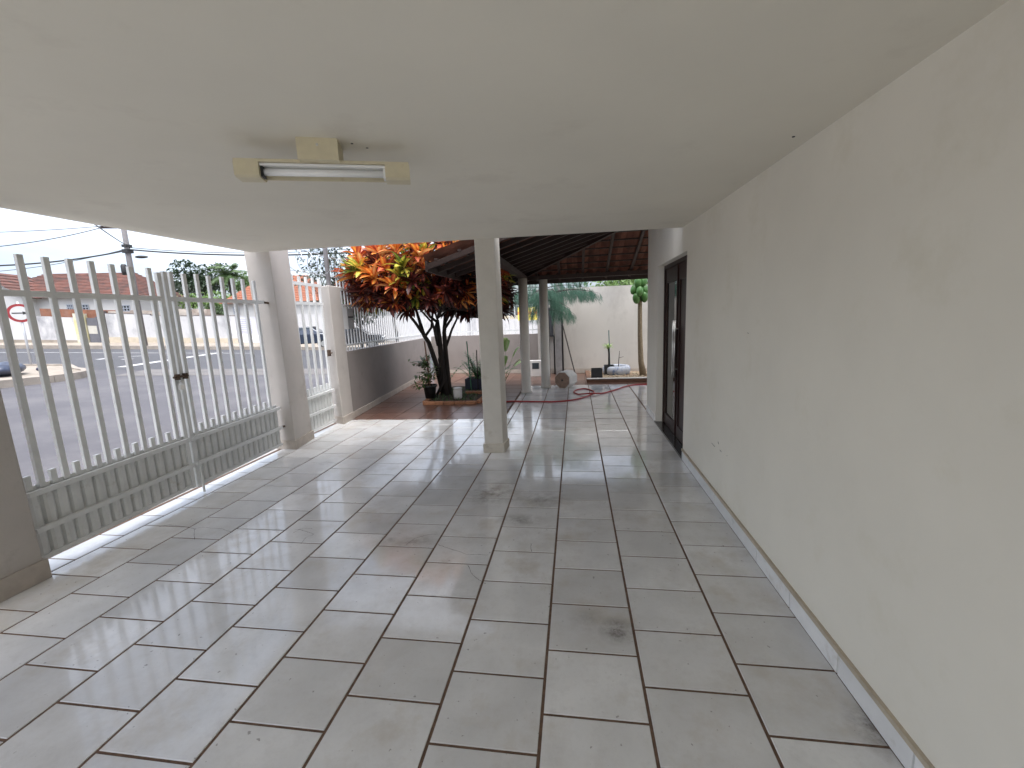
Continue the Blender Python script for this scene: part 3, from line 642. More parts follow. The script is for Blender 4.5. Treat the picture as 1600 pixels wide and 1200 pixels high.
# plate and letter box on the fence
o = MB().box(fx(6.9)+.02, fx(6.9)+.034, 6.80, 7.00, 1.52, 1.90).build('blank_plate', FENCEM, origin=(fx(6.9), 6.9, 1.52)); tag(o, 'plain white plate fixed to the fence next to the pillar', 'plate')
lb = thing('letter_box', (fx(7.15), 7.15, 1.52), 'grey metal letter box hung on the street fence', 'letter box')
MB().cbox(fx(7.15)-.12, fx(7.15)+.03, 7.04, 7.26, 1.52, 1.88, .01).build('box', mat('grey_box_paint', (0.32, 0.32, 0.33), .5, .1, 9), lb)
MB().box(fx(7.15)+.031, fx(7.15)+.036, 7.07, 7.23, 1.71, 1.74).build('slot', BLACKPL, lb)
MB().box(fx(7.15)+.031, fx(7.15)+.037, 7.06, 7.24, 1.55, 1.68).build('flap', mat('grey_flap_paint', (0.27, 0.27, 0.28), .5, .1, 9), lb)

# ------------------------------------------------------------------ ceiling lamp
la, lc = Vector((-1.30, 1.84, 0)), Vector((-0.60, 2.09, 0)); ld = (lc-la).normalized(); ln_ = Vector((-ld.y, ld.x, 0))
lm = (la+lc)/2; zt = CZ(lm.x, lm.y)
lamp = thing('ceiling_lamp', (lm.x, lm.y, zt), 'yellowed fluorescent batten lamp fixed to the carport ceiling', 'lamp')
def LM(z): return Matrix(((ld.x, ln_.x, 0, lm.x), (ld.y, ln_.y, 0, lm.y), (0, 0, 1, z), (0, 0, 0, 1)))
hl = (lc-la).length/2
MB().cbox(-.10, .07, -.085, .06, -0.088, 0.012, .004, M=LM(zt-.004)).build('canopy', CREAMPL, lamp)
b = MB(); prof = [(-.052, 0), (-.05, -.055), (-.036, -.062), (.036, -.062), (.05, -.055), (.052, 0)]
for (x0, x1) in ((-hl, -hl+.10), (hl-.11, hl)):
    vs = [LM(zt-.094) @ Vector((x, y_, z_)) for x in (x0, x1) for y_, z_ in prof]; n = len(prof)
    b2 = MB().add(vs, [tuple(range(n-1, -1, -1)), tuple(range(n, 2*n))]+[(i, (i+1) % n, n+(i+1) % n, n+i) for i in range(n)]); b2.build('end_cap', CREAMPL, lamp)
MB().box(-hl+.002, hl-.002, -.051, .051, 0.0005, .012, M=LM(zt-.094)).build('top_plate', CREAMPL, lamp)
MB().box(-hl+.1005, hl-.1105, .040, .049, -.05, 0.0, M=LM(zt-.094)).build('side_plate', CREAMPL, lamp)
MB().box(-hl+.1005, hl-.1105, -.040, .038, -.012, -.0015, M=LM(zt-.094)).build('reflector', TUBEM, lamp)
b = MB(); b.tube([LM(zt-.094) @ Vector((x, -.012, -.032)) for x in (-hl+.10, hl-.11)], .0155, 14); b.build('tube', TUBEM, lamp, True)
for hx in (-hl+.105, hl-.116): MB().box(hx-.004, hx+.006, -.034, .01, -.056, -.0125, M=LM(zt-.094)).build('lamp_holder', BLACKPL if hx < 0 else TUBEM, lamp)
p_ = LM(zt) @ Vector((-.015, -.0855, -.03)); MB().ball(p_, (.006, .004, .006), 8, 6).build('screw', STEEL, lamp)
for hx, hy in ((.125, -.03), (.185, .02)):
    p = LM(zt) @ Vector((hx, hy, 0)); o = MB().lathe((p.x, p.y, CZ(p.x, p.y)-.002), [(.006, 0), (.006, .003)], 8).build('screw_hole', BLACKPL, lamp)

# ================================================================== OBJECTS: garden
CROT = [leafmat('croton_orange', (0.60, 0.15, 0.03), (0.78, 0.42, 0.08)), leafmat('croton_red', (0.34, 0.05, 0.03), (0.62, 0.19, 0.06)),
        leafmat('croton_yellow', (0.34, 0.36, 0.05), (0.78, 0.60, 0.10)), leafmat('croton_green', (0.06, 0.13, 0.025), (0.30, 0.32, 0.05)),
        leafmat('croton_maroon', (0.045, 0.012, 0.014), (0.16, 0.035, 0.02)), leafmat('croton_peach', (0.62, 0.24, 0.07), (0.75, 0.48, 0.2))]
def rot_to(d, spin):
    q = Vector(d).normalized().to_track_quat('X', 'Z'); return (q @ Matrix.Rotation(spin, 3, 'X').to_quaternion()).to_euler()
leafmesh = {}
for ci in range(6):
    for si, (L_, W_, dr) in enumerate(((.27, .076, .35), (.23, .068, .12), (.30, .080, .6))):
        b = MB().leaf((0, 0, 0), (1, 0, 0), (0, 0, 1), L_, W_, dr, .22, 4); me = bpy.data.meshes.new('leaf'); me.from_pydata(b.v, [], b.f); me.materials.append(CROT[ci])
        ul = me.uv_layers.new(name='uv')
        for lp in me.loops: ul.data[lp.index].uv = b.uv[lp.vertex_index]
        me.polygons.foreach_set('use_smooth', [True]*len(b.f)); leafmesh[(ci, si)] = (me, b)
def croton(base, center, radii, ntips, label, trunks, forks, nleafobj, dark=0.0, seed=1):
    rnd = random.Random(seed); base = Vector(base); center = Vector(center)
    t = thing('croton_tree', base, label, 'tree')
    cand = []
    tips = []
    while len(tips) < ntips:
        v = Vector((rnd.gauss(0, 1), rnd.gauss(0, 1), rnd.gauss(0, 1))).normalized()
        if v.z < -0.55: continue
        k = rnd.uniform(.72, 1.0)**.5
        p = center+Vector((v.x*radii[0], v.y*radii[1], v.z*radii[2]))*k*(1+.12*noise.noise(v*2.5))
        if all((p-q).length > .16 for q, _ in tips): tips.append((p, v))
        elif rnd.random() < .03: tips.append((p, v))
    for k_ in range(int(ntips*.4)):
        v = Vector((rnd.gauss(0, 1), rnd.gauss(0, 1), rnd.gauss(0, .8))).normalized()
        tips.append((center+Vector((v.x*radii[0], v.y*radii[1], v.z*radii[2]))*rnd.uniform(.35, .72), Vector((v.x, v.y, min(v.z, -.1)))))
    bm_ = MB()
    for pts, r0, r1 in trunks:
        n = len(pts); bm_.tube(pts, [r0+(r1-r0)*i/(n-1) for i in range(n)], 9)
    for p, v in tips:
        fk = min(forks, key=lambda q: (Vector(q)-p).length*rnd.uniform(.7, 1.3)); fk = Vector(fk)
        mid = fk.lerp(p, .5)+Vector((rnd.uniform(-.08, .08), rnd.uniform(-.08, .08), -.06))
        bm_.tube([fk, mid, p], [.022, .014, .007], 5)
    bm_.build('trunk', BARK, t, True)
    cr_ = None
    for p, v in tips:
        ax = (v+Vector((0, 0, .75))).normalized(); x_ = ax.orthogonal().normalized(); y_ = ax.cross(x_); th = rnd.random()
        if rnd.random() < dark or (v.z < 0 and rnd.random() < .55): pal = [4, 4, 4, 1, 3]  # underside and interior rosettes mostly maroon: old leaves plus crown shade put into colour
        elif th < .38: pal = [0, 0, 5, 1, 0]
        elif th < .56: pal = [5, 0, 1, 2, 1]
        elif th < .72: pal = [2, 2, 3, 0, 1]
        elif th < .95: pal = [1, 1, 0, 4, 1]
        else: pal = [3, 3, 2, 1, 4]
        nl = rnd.randint(20, 27)
        for i in range(nl):
            f = i/nl; el = rad(78-f*105+rnd.uniform(-12, 12)); an = i*2.4+rnd.uniform(-.3, .3)
            d = (x_*math.cos(an)+y_*math.sin(an))*math.cos(el)+ax*math.sin(el)
            q = p-ax*(f*.16); ci = pal[min(4, int(rnd.random()*3+(2 if f > .6 else 0)*rnd.random()))]
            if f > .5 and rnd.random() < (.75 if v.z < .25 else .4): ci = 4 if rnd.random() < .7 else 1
            sc = (.6+.5*math.sin(math.pi*min(1, f+.25)))*rnd.uniform(.8, 1.2)
            cand.append((q, d, ci, rnd.randint(0, 2), sc, rnd.uniform(-.5, .5)))
    def score(c):
        px, py, z = PJ(c[0]); ok = (515 < px < 745 or 796 < px < 830) and py > 375
        return (c[4]/z*(1.0-.12*max(0, (Vector(c[0])-CAM).length-7))) if ok else 0
    cand.sort(key=score, reverse=True)
    groups = {}
    crown = MB()
    for i, (q, d, ci, si, sc, sp) in enumerate(cand):
        me, lb_ = leafmesh[(ci, si)]
        if i < nleafobj: inst(me, 'leaf', t, q, rot_to(d, sp), (sc, sc, sc))
        else:
            M_ = Matrix.LocRotScale(q, rot_to(d, sp), (sc, sc, sc)); crown.add([M_ @ Vector(v_) for v_ in lb_.v], lb_.f, ci, list(lb_.uv))
    tag(crown.build('crown', CROT, t, True), kind='stuff')
    return t
cb = Vector((-2.55, 8.6, 0.03))
P8 = lambda px, py, y: AY(px, py, y)
trunksA = [([cb, P8(690, 565, 8.6), P8(686, 525, 8.6), P8(683, 500, 8.55)], .068, .04), ([cb+Vector((.06, .05, 0)), P8(697, 560, 8.7), P8(694, 520, 8.7), P8(696, 490, 8.7)], .062, .035),
           ([cb+Vector((-.06, .02, 0)), P8(682, 570, 8.5), P8(670, 535, 8.4), P8(662, 523, 8.35)], .055, .04),
           ([P8(662, 523, 8.35), P8(648, 503, 8.2), P8(634, 486, 8.0)], .035, .024), ([P8(662, 523, 8.35), P8(655, 500, 8.4), P8(650, 484, 8.4)], .04, .025), ([P8(664, 526, 8.35), P8(674, 512, 8.5), P8(676, 488, 8.6)], .03, .02),
           ([P8(683, 503, 8.55), P8(672, 495, 8.2), P8(665, 480, 8.0)], .03, .02), ([P8(694, 515, 8.7), P8(704, 500, 8.5), P8(712, 486, 8.3)], .03, .02), ([P8(694, 508, 8.7), P8(702, 492, 8.8), P8(706, 478, 8.9)], .028, .018),
           ([cb+Vector((-.16, -.2, 0)), P8(694, 595, 8.45), P8(686, 560, 8.6)], .03, .03), ([P8(690, 540, 8.6), P8(680, 512, 8.75), P8(688, 482, 8.9)], .028, .018), ([P8(696, 545, 8.7), P8(706, 515, 8.9), P8(720, 486, 9.0)], .03, .018), ([P8(684, 540, 8.5), P8(676, 505, 8.3), P8(655, 482, 8.1)], .026, .016)]
forksA = [P8(634, 486, 8.0), P8(650, 484, 8.4), P8(676, 488, 8.6), P8(683, 498, 8.55), P8(696, 488, 8.7), P8(665, 478, 8.0), P8(712, 484, 8.3), P8(706, 476, 8.9)]
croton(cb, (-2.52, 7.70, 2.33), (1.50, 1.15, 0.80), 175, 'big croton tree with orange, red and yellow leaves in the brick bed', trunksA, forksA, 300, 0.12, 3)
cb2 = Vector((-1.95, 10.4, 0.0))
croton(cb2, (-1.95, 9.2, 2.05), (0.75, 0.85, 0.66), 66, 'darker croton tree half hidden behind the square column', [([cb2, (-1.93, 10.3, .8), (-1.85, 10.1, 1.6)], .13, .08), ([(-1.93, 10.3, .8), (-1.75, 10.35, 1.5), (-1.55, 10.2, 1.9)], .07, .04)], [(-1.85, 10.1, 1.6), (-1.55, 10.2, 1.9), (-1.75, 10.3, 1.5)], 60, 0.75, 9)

# brick-edged bed
bed = thing('brick_bed', (-2.25, 8.6, 0), 'brick edged planting bed around the croton trunk', 'planting bed')
MB().prism([(-2.72, 7.9), (-1.75, 7.9), (-1.72, 9.7), (-2.72, 9.7)], -.002, lambda x, y: .035).build('soil', SOIL, bed)
bme = bpy.data.meshes.new('brick'); _b = MB().cbox(-.1, .1, -.045, .045, 0, .055, .006); bme.from_pydata(_b.v, [], _b.f); bme.materials.append(BRICK)
for k in range(5): inst(bme, 'brick', bed, (-2.68+k*.213, 7.85+R(-.012, .012), -.001), (0, 0, R(-.05, .05)))
for k in range(8): inst(bme, 'brick', bed, (-1.69+R(-.01, .01), 8.01+k*.213, -.001), (0, 0, math.pi/2+R(-.05, .05)))
for k in range(8): inst(bme, 'brick', bed, (-2.78+R(-.01, .01), 8.01+k*.213, -.001), (0, 0, math.pi/2+R(-.05, .05)))
for k in range(3): inst(bme, 'brick', bed, (-2.05+k*.213, 8.72, .034), (0, 0, R(-.04, .04)))
GRASS = leafmat('ground_cover_green', (0.05, 0.11, 0.03), (0.10, 0.18, 0.05))
b = MB()
for k in range(420):
    x, y = R(-2.68, -1.8), R(7.95, 9.5); b.leaf((x, y, .03), (R(-1, 1), R(-1, 1), R(.6, 1.6)), (0, 0, 1), R(.05, .11), .018, .4, .2, 2)
tag(b.build('ground_cover', GRASS), 'low green ground cover in the brick bed', 'ground cover', kind='stuff')

GRN = leafmat('shrub_leaf', (0.10, 0.19, 0.05), (0.2, 0.3, 0.09)); FERN = leafmat('fern_leaf', (0.05, 0.15, 0.04), (0.10, 0.22, 0.07)); PALE = leafmat('pale_leaf', (0.22, 0.36, 0.10), (0.38, 0.46, 0.2))
# potted shrub
pc = FL(669, 628)+Vector((0, .16, 0)); pc.z = 0.0
po = thing('potted_shrub', pc, 'loose green shrub in a black pot at the corner of the brick bed', 'potted plant')
MB().lathe(pc+Vector((0, 0, .055)), [(.10, 0), (.125, .22), (.15, .225), (.152, .265), (.138, .266), (.13, .235)], 20).build('pot', BLACKPL, po, True)
b = MB().lathe(pc+Vector((0, 0, .055)), [(.128, .225), (.128, .238)], 16); b.build('soil', SOIL, po)
b = MB(); top = pc+Vector((-.06, .05, 1.20)); b.tube([pc+Vector((0, 0, .27)), pc+Vector((-.02, .02, .7)), top], [.02, .017, .013], 7)
lf = MB(); rnd = random.Random(5); stems = []
for k in range(26):
    a = rnd.uniform(math.pi*.35, math.pi*1.6); h = rnd.uniform(.35, .95); l_ = rnd.uniform(.18, .42)
    s0 = pc+Vector((0, 0, h*.75)); s1 = s0+Vector((math.cos(a)*l_, math.sin(a)*l_*.8, rnd.uniform(.02, .22))); b.tube([s0, s0.lerp(s1, .5)+Vector((0, 0, .05)), s1], [.007, .005, .003], 4); stems.append((s0, s1))
for s0, s1 in stems:
    for k in range(16):
        q = s0.lerp(s1, rnd.uniform(.25, 1.1)); lf.leaf(q, (rnd.uniform(-1, 1), rnd.uniform(-1, 1), rnd.uniform(-.3, .5)), (0, 0, 1), rnd.uniform(.08, .15), rnd.uniform(.035, .055), .3, .15, 2)
b.build('stem', mat('brown_stem', (0.28, 0.17, 0.11), .8, .2, 12), po, True); tag(lf.build('foliage', GRN, po), kind='stuff')
# white tub
tp = FL(716, 625); tp.z = .035
tb = thing('white_tub', tp, 'small white plastic tub standing in the brick bed', 'tub')
wm = mat('white_plastic', (.66, .64, .62), .4, .05, 9)
MB().lathe(tp, [(.075, 0), (.085, .02), (.087, .17), (.07, .195)], 20).build('body', wm, tb, True); MB().lathe(tp, [(.091, .196), (.093, .2), (.09, .215), (.05, .22)], 20).build('lid', wm, tb, True)
# dark planter behind with ferns and stakes
pb = FL(738, 612); pb = Vector((-1.95, 9.35, .036))
pl_ = thing('planter_box', pb, 'dark blue rectangular planter behind the croton trunk', 'planter')
NAVY = mat('dark_blue_plastic', (.03, .035, .065), .5, .15, 12)
b = MB(); b.box(-.33, .33, -.16, -.14, 0, .24); b.box(-.33, .33, .14, .16, 0, .24); b.box(-.33, -.31, -.14, .14, 0, .24); b.box(.31, .33, -.14, .14, 0, .24); b.box(-.31, .31, -.14, .14, 0, .02)
b.v = [tuple(Vector(v_)+pb) for v_ in b.v]; b.build('box', NAVY, pl_); MB().box(pb.x-.309, pb.x+.309, pb.y-.139, pb.y+.139, pb.z+.021, pb.z+.21).build('soil', SOIL, pl_)
def fern(name, base, label, n, ln, m_, wd=.05, cat='plant', group=None, seed=1, spread=.8, sidel=True):
    rn = random.Random(seed); base = Vector(base); t = thing(name, base, label, cat, group); b = MB(); st = MB()
    for k in range(n):
        a = rn.uniform(0, 6.283); l_ = ln*rn.uniform(.6, 1.15); out_ = spread*rn.uniform(.4, 1.1)
        pts = [base+Vector((math.cos(a)*out_*l_*f, math.sin(a)*out_*l_*f, l_*(1.25*f-.75*out_*f*f))) for f in [i/6 for i in range(7)]]
        st.tube(pts, [.006*(1-.7*i/6) for i in range(7)], 4)
        if sidel:
            for i in range(1, 7):
                d = (pts[i]-pts[i-1]).normalized(); s_ = d.cross(Vector((0, 0, 1))).normalized()
                for sg in (-1, 1):
                    for h in (.0, .5): b.leaf(pts[i-1].lerp(pts[i], h), s_*sg+d*.6, (0, 0, 1), l_*.28*(1.1-i/7), wd*.5, .25, .1, 2)
        else: b.leaf(pts[-2], pts[-1]-pts[-3], (0, 0, 1), ln*.6, wd, .5, .2, 4)
    st.build('stem', FERN, t); tag(b.build('foliage', m_, t), kind='stuff'); return t
fern('fern', pb+Vector((-.08, 0, .2)), 'dark green fern growing in the blue planter', 16, .75, FERN, .07, 'fern', None, 2)
fern('fern', (-2.25, 10.1, 0), 'dark fern on the ground behind the croton trunk', 18, .75, FERN, .07, 'fern', None, 4)
fern('fern', (-2.9, 9.7, 0), 'arching fern beside the street wall left of the croton trunk', 12, .85, FERN, .06, 'fern', None, 6)
fern('fern', (-2.05, 9.95, 0), 'tall green fern right behind the blue planter', 22, .9, FERN, .08, 'fern', None, 14)
fern('fern', (-1.75, 10.0, 0), 'green fern close to the darker croton trunk', 18, .75, FERN, .08, 'fern', None, 15)
fern('broad_leaf_plant', (-1.52, 9.7, 0), 'broad leaved plant peeping out right of the square column', 9, .85, PALE, .17, 'plant', None, 8, .6, False)
o = MB().tube([(-2.12, 9.1, .03), (-2.15, 9.1, .75), (-2.17, 9.12, 1.12)], .012, 6).build('garden_stake', mat('green_stake', (.06, .22, .12), .6, .1, 9), origin=(-2.12, 9.1, .03)); tag(o, 'thin green stake standing in the bed beside the white tub', 'stake')
o = MB().tube([(-1.98, 9.15, .03), (-1.97, 9.15, .92)], .011, 6).build('garden_stake', BARK, origin=(-1.98, 9.15, .03)); tag(o, 'thin dark stake right of the green stake', 'stake')

# ------------------------------------------------------------------ far garden corner
# octagonal concrete block lying on its side
bc = FL(880, 607); oc = thing('octagonal_block', (bc.x, bc.y, 0), 'octagonal concrete block lying on the tile edge beside the round column', 'block')
ax = Vector((.42, .90, 0)).normalized(); sx_ = Vector((ax.y, -ax.x, 0)); r_ = .195; c0 = Vector((bc.x-.02, bc.y+.02, r_*math.cos(math.pi/8))); ll = .40
ring = [[c0+ax*d+(sx_*math.cos(math.pi/8+k*math.pi/4)+Vector((0, 0, 1))*math.sin(math.pi/8+k*math.pi/4))*rr for k in range(8)] for d, rr in ((0, r_-.012), (.012, r_), (ll-.012, r_), (ll, r_-.012))]
b = MB(); vs = [p for rg in ring for p in rg]
fs = [tuple(range(8)), tuple(range(31, 23, -1))]; b.add(vs, fs[:1], 1); b.add(vs, fs[1:]+[(i*8+(k+1) % 8, i*8+k, (i+1)*8+k, (i+1)*8+(k+1) % 8) for i in range(3) for k in range(8)], 0)
b.build('body', [CONC, CONCB], oc)
b = MB(); b.tube([c0-ax*.002, c0+ax*.01], .022, 10); b.build('hole', BLACKPL, oc)
# red hose
hp = [(786, 628), (800, 627), (830, 627.5), (870, 627.5), (900, 624), (920, 618), (928, 612), (915, 607.5), (902, 609), (897, 613), (908, 616.5), (935, 615.5), (955, 611), (975, 604.5), (990, 601.3), (1012, 600.2)]
hw = [FL(x, y, .012) for x, y in hp]; hw = [hw[0]+Vector((-.5, .05, 0))]+hw+[Vector((2.2, 9.75, .012))]
pts = []
for i in range(len(hw)-1):
    p0, p1, p2, p3 = hw[max(i-1, 0)], hw[i], hw[i+1], hw[min(i+2, len(hw)-1)]
    for k in range(5):
        t_ = k/5; pts.append(.5*((2*p1)+(-p0+p2)*t_+(2*p0-5*p1+4*p2-p3)*t_*t_+(-p0+3*p1-3*p2+p3)*t_**3))
for i, p in enumerate(pts): p.z = .013
for i in range(54, 62):
    if i < len(pts): pts[i].z = .013+.022*math.sin(math.pi*(i-54)/7)
o = MB().tube(pts, .0145, 8).build('garden_hose', HOSE, None, True, origin=pts[0]); tag(o, 'red garden hose looped across the tiles by the octagonal block', 'hose')
# raised bed along the tall wall
rb = thing('raised_bed', (1.5, 10.8, 0), 'low raised planting bed along the tall cream wall', 'planting bed')
ex0, ey0 = .42, 10.12
WK = mat('bed_edge_tile', (.15, .075, .045), .6, .2, 8)
MB().box(ex0, 2.6, ey0, ey0+.10, -.003, .075).build('edging', WK, rb); MB().box(ex0, ex0+.10, ey0+.101, BY(ex0)-.03, -.003, .075).build('edging', WK, rb)
MB().box(ex0-.01, 2.6, ey0-.01, ey0+.11, .0755, .092).build('coping', CONC, rb)
MB().prism([(ex0+.101, ey0+.101), (2.6, ey0+.101), (2.6, BY(2.6)-.03), (ex0+.101, BY(ex0)-.03)], -.003, .06).build('soil', mat('pale_gravel_soil', (.24, .17, .11), 1, .4, 14, .5, 40, stain=((.45, .38, .28), 12, .5, .7)), rb)
b = MB(); rn = random.Random(4)
for k in range(260):
    x = rn.uniform(ex0+.15, 2.5); y = rn.uniform(ey0+.15, 11.1); s_ = rn.uniform(.012, .035); b.ball((x, y, .06+s_*.3), (s_, s_*.8, s_*.6), 6, 4, 0, .2)
tag(b.build('gravel', mat('pebbles', (.38, .31, .22), .9, .3, 9)), 'small pebbles scattered in the raised bed', 'gravel', kind='stuff')
def sqpot(x, y, s_, h, label):
    z = .06; t = thing('plant_pot', (x, y, z), label, 'pot', 'black pots'); b = MB(); w_ = .012
    for (a0, a1, c0_, c1_) in ((-s_, s_, -s_, -s_+w_), (-s_, s_, s_-w_, s_), (-s_, -s_+w_, -s_+w_, s_-w_), (s_-w_, s_, -s_+w_, s_-w_)): b.box(x+a0, x+a1, y+c0_, y+c1_, z, z+h)
    b.build('body', BLACKPL, t); MB().box(x-s_+w_, x+s_-w_, y-s_+w_, y+s_-w_, z+.001, z+h*.8).build('soil', SOIL, t)
sqpot(.66, 10.42, .13, .23, 'square black pot at the left end of the raised bed')
sqpot(.99, 10.95, .12, .24, 'black pot behind the painted tyre holding the young dracaena')
d0 = Vector((.99, 10.95, .25)); dr = thing('young_dracaena', d0, 'young plant with a tuft of pale leaves tied to a stake', 'plant')
MB().tube([d0, d0+Vector((.0, 0, .35)), d0+Vector((-.02, 0, .52))], [.022, .02, .015], 8).build('stem', BARK, dr, True)
b = MB(); rn = random.Random(3)
for k in range(18): a = rn.uniform(0, 6.28); b.leaf(d0+Vector((-.02, 0, .44+.004*k)), (math.cos(a), math.sin(a), rn.uniform(.2, 1.3)), (0, 0, 1), rn.uniform(.2, .3), .045, .5, .2, 4)
b.build('foliage', PALE, dr, True)
o = MB().tube([d0+Vector((.03, .02, -.02)), d0+Vector((.0, .02, .92))], .011, 6).build('plant_stake', mat('teal_stake', (.05, .13, .13), .6, .1, 9), origin=d0); tag(o, 'thin teal stake rising from the dracaena pot', 'stake')
# painted tyre planter
tc_ = FL(964, 589); tc_ = Vector((tc_.x, tc_.y+.15, .061)); ty = thing('tyre_planter', tc_, 'white and blue painted tyre used as a planter in the raised bed', 'planter')
prof = []
for k in range(14):
    a = rad(-60+k*300/13-90+60); prof.append((.245+.10*math.cos(a), .11+.105*math.sin(a)))
prof = [(.235, .0), (.30, .004), (.335, .04), (.345, .11), (.335, .18), (.30, .212), (.25, .216), (.225, .20), (.215, .15), (.22, .06)]
b = MB().lathe(tc_, prof, 40, 0, False); b.build('tyre', TYRE, ty, True)
MB().lathe(tc_, [(.219, .03), (.219, .155)], 24).build('soil', SOIL, ty)
b = MB(); b.tube([tc_+Vector((.05, 0, .15)), tc_+Vector((.06, 0, .35)), tc_+Vector((.08, .01, .58))], [.012, .01, .006], 6); b.tube([tc_+Vector((.065, 0, .40)), tc_+Vector((.18, .02, .43))], [.006, .004], 5)
sp_ = thing('dry_sapling', tc_+Vector((.05, 0, .15)), 'thin leafless sapling standing in the painted tyre', 'plant'); b.build('stem', BARK, sp_)
# papaya tree
pp_ = FL(1006, 590); pp_ = Vector((pp_.x-.02, pp_.y-.05, .055)); pt = thing('papaya_tree', pp_, 'slim papaya tree with green fruit in front of the tall wall', 'tree')
tpz = Vector((pp_.x-.10, pp_.y, 2.75))
b = MB(); pts = [pp_, pp_+Vector((-.06, 0, .35)), pp_+Vector((-.085, 0, 1.0)), pp_+Vector((-.09, 0, 1.7)), tpz]; b.tube(pts, [.085, .065, .055, .05, .045], 12)
b.build('trunk', mat('papaya_bark', (.22, .17, .11), .9, .25, 18, .3, 40, stretch=(1, 1, 3)), pt, True)
PGR = mat('papaya_green', (.06, .16, .035), .4, .25, 9)
rn = random.Random(8)
for (dx, dy, z) in ((-.13, -.03, 2.12), (-.02, -.14, 2.06), (.12, -.04, 2.10), (-.09, -.11, 1.90), (.10, -.08, 1.93), (-.05, -.08, 2.27), (.09, -.02, 2.29)):
    M_ = Matrix.Rotation(rn.uniform(-.35, .35), 3, 'X') @ Matrix.Rotation(rn.uniform(-.35, .35), 3, 'Y'); b = MB(); b.ball((tpz.x+dx, tpz.y+dy, z), (.085, .085, .13), 12, 9, 0, 0, M_); b.build('fruit', PGR, pt, True)
b = MB(); st = MB()
for k in range(11):
    a = k*2.4; l_ = R(.5, .8); s1 = tpz+Vector((math.cos(a)*l_, math.sin(a)*l_, R(.0, .35))); st.tube([tpz-Vector((0, 0, .1)), s1], [.014, .008], 5)
    for j in range(7): an = a+(j-3)*.5; b.leaf(s1, (math.cos(an), math.sin(an), R(-.2, .1)), (0, 0, 1), R(.25, .4), .12, .5, .15, 3)
st.build('leaf_stalk', PGR, pt); tag(b.build('crown', GRN, pt, True), kind='stuff')
# leaning stick, service post, meter box, white cabinet
s0 = FL(901, 594); s1 = Vector((-.16, BY(-.16)-.03, 1.30)); o = MB().tube([s0+Vector((0, 0, .01)), s1], .016, 7).build('leaning_pole', BARK, origin=s0); tag(o, 'thin dark pole leaning against the tall back wall', 'pole')
sv = thing('service_post', (-.26, 11.62, 0), 'grey concrete service post with pipes beside the back wall', 'post'); b = MB(); b.box(-.36, -.20, 11.62, 11.76, -.003, 2.6); b.build('post', mat('grey_post', (.26, .25, .25), .9, .15, 8, .1), sv)
b = MB(); b.tube([(-.40, 11.66, 0), (-.40, 11.66, 1.0), (-.42, 11.66, 1.08)], .02, 8); b.tube([(-.175, 11.66, 0), (-.175, 11.66, 2.55)], .022, 8); b.build('pipe', BLACKPL, sv, True)
mbx = thing('meter_box', (-.60, 11.7, 1.0), 'dark grey meter cabinet on the back wall behind the round columns', 'meter box'); yb = BY(-.6)
MB().cbox(-.72, -.43, yb-.14, yb-.001, 1.02, 1.80, .01).build('cabinet', mat('dark_cabinet', (.055, .058, .07), .5, .15, 9), mbx); MB().box(-.70, -.45, yb-.146, yb-.141, 1.05, 1.77).build('door', mat('dark_cabinet_door', (.07, .072, .085), .45, .15, 9), mbx)
wc = FL(838, 588); cbn = thing('white_cabinet', wc, 'small white cabinet with dark window on the floor behind the round columns', 'cabinet')
MB().cbox(wc.x-.20, wc.x+.14, wc.y, wc.y+.16, 0, .42, .008).build('body', wm, cbn); MB().box(wc.x-.1, wc.x+.08, wc.y-.006, wc.y-.001, .2, .36).build('window', GLASSW, cbn)

# weeping conifer behind the round columns
CON = leafmat('blue_green_needle', (0.04, 0.115, 0.075), (0.085, 0.20, 0.135), rough=.6)
wt = Vector((-.55, 11.1, 0)); wcn = thing('weeping_conifer', wt, 'weeping blue green conifer behind the round columns', 'tree')
MB().tube([wt, wt+Vector((.02, 0, 1.2)), wt+Vector((0, 0, 3.2))], [.06, .05, .03], 8).build('trunk', BARK, wcn, True)
lim = MB(); nd = MB(); rn = random.Random(12)
def frond(a, l_, z0, z1, dens=1.0):
    s_ = wt+Vector((0, 0, z0)); e_ = wt+Vector((math.cos(a)*l_, math.sin(a)*l_*.6, z1)); P_ = [s_.lerp(e_, f)+Vector((0, 0, -.02+.16*math.sin(math.pi*f)*l_*.5)) for f in [i/8 for i in range(9)]]
    lim.tube(P_, [.014*(1-.8*i/8) for i in range(9)], 5)
    for i in range(int(80*l_*dens)):
        f = rn.uniform(.1, 1); k = min(7, int(f*8)); q = P_[k].lerp(P_[k+1], f*8-k)+Vector((rn.uniform(-.03, .03), rn.uniform(-.10, .10), 0))
        h = rn.uniform(.12, .40)*(1.1-.5*f); sw = Vector((math.cos(a)*rn.uniform(.0, .5), rn.uniform(-.25, .25), -1)).normalized()
        for j in range(int(h*75)):
            u_ = rn.random(); nd.leaf(q+sw*(h*u_), (rn.uniform(-.7, .7)+.3*math.cos(a), rn.uniform(-.7, .7), -1.0), (0, 1, 0), rn.uniform(.06, .13), .012, .3, .1, 1)
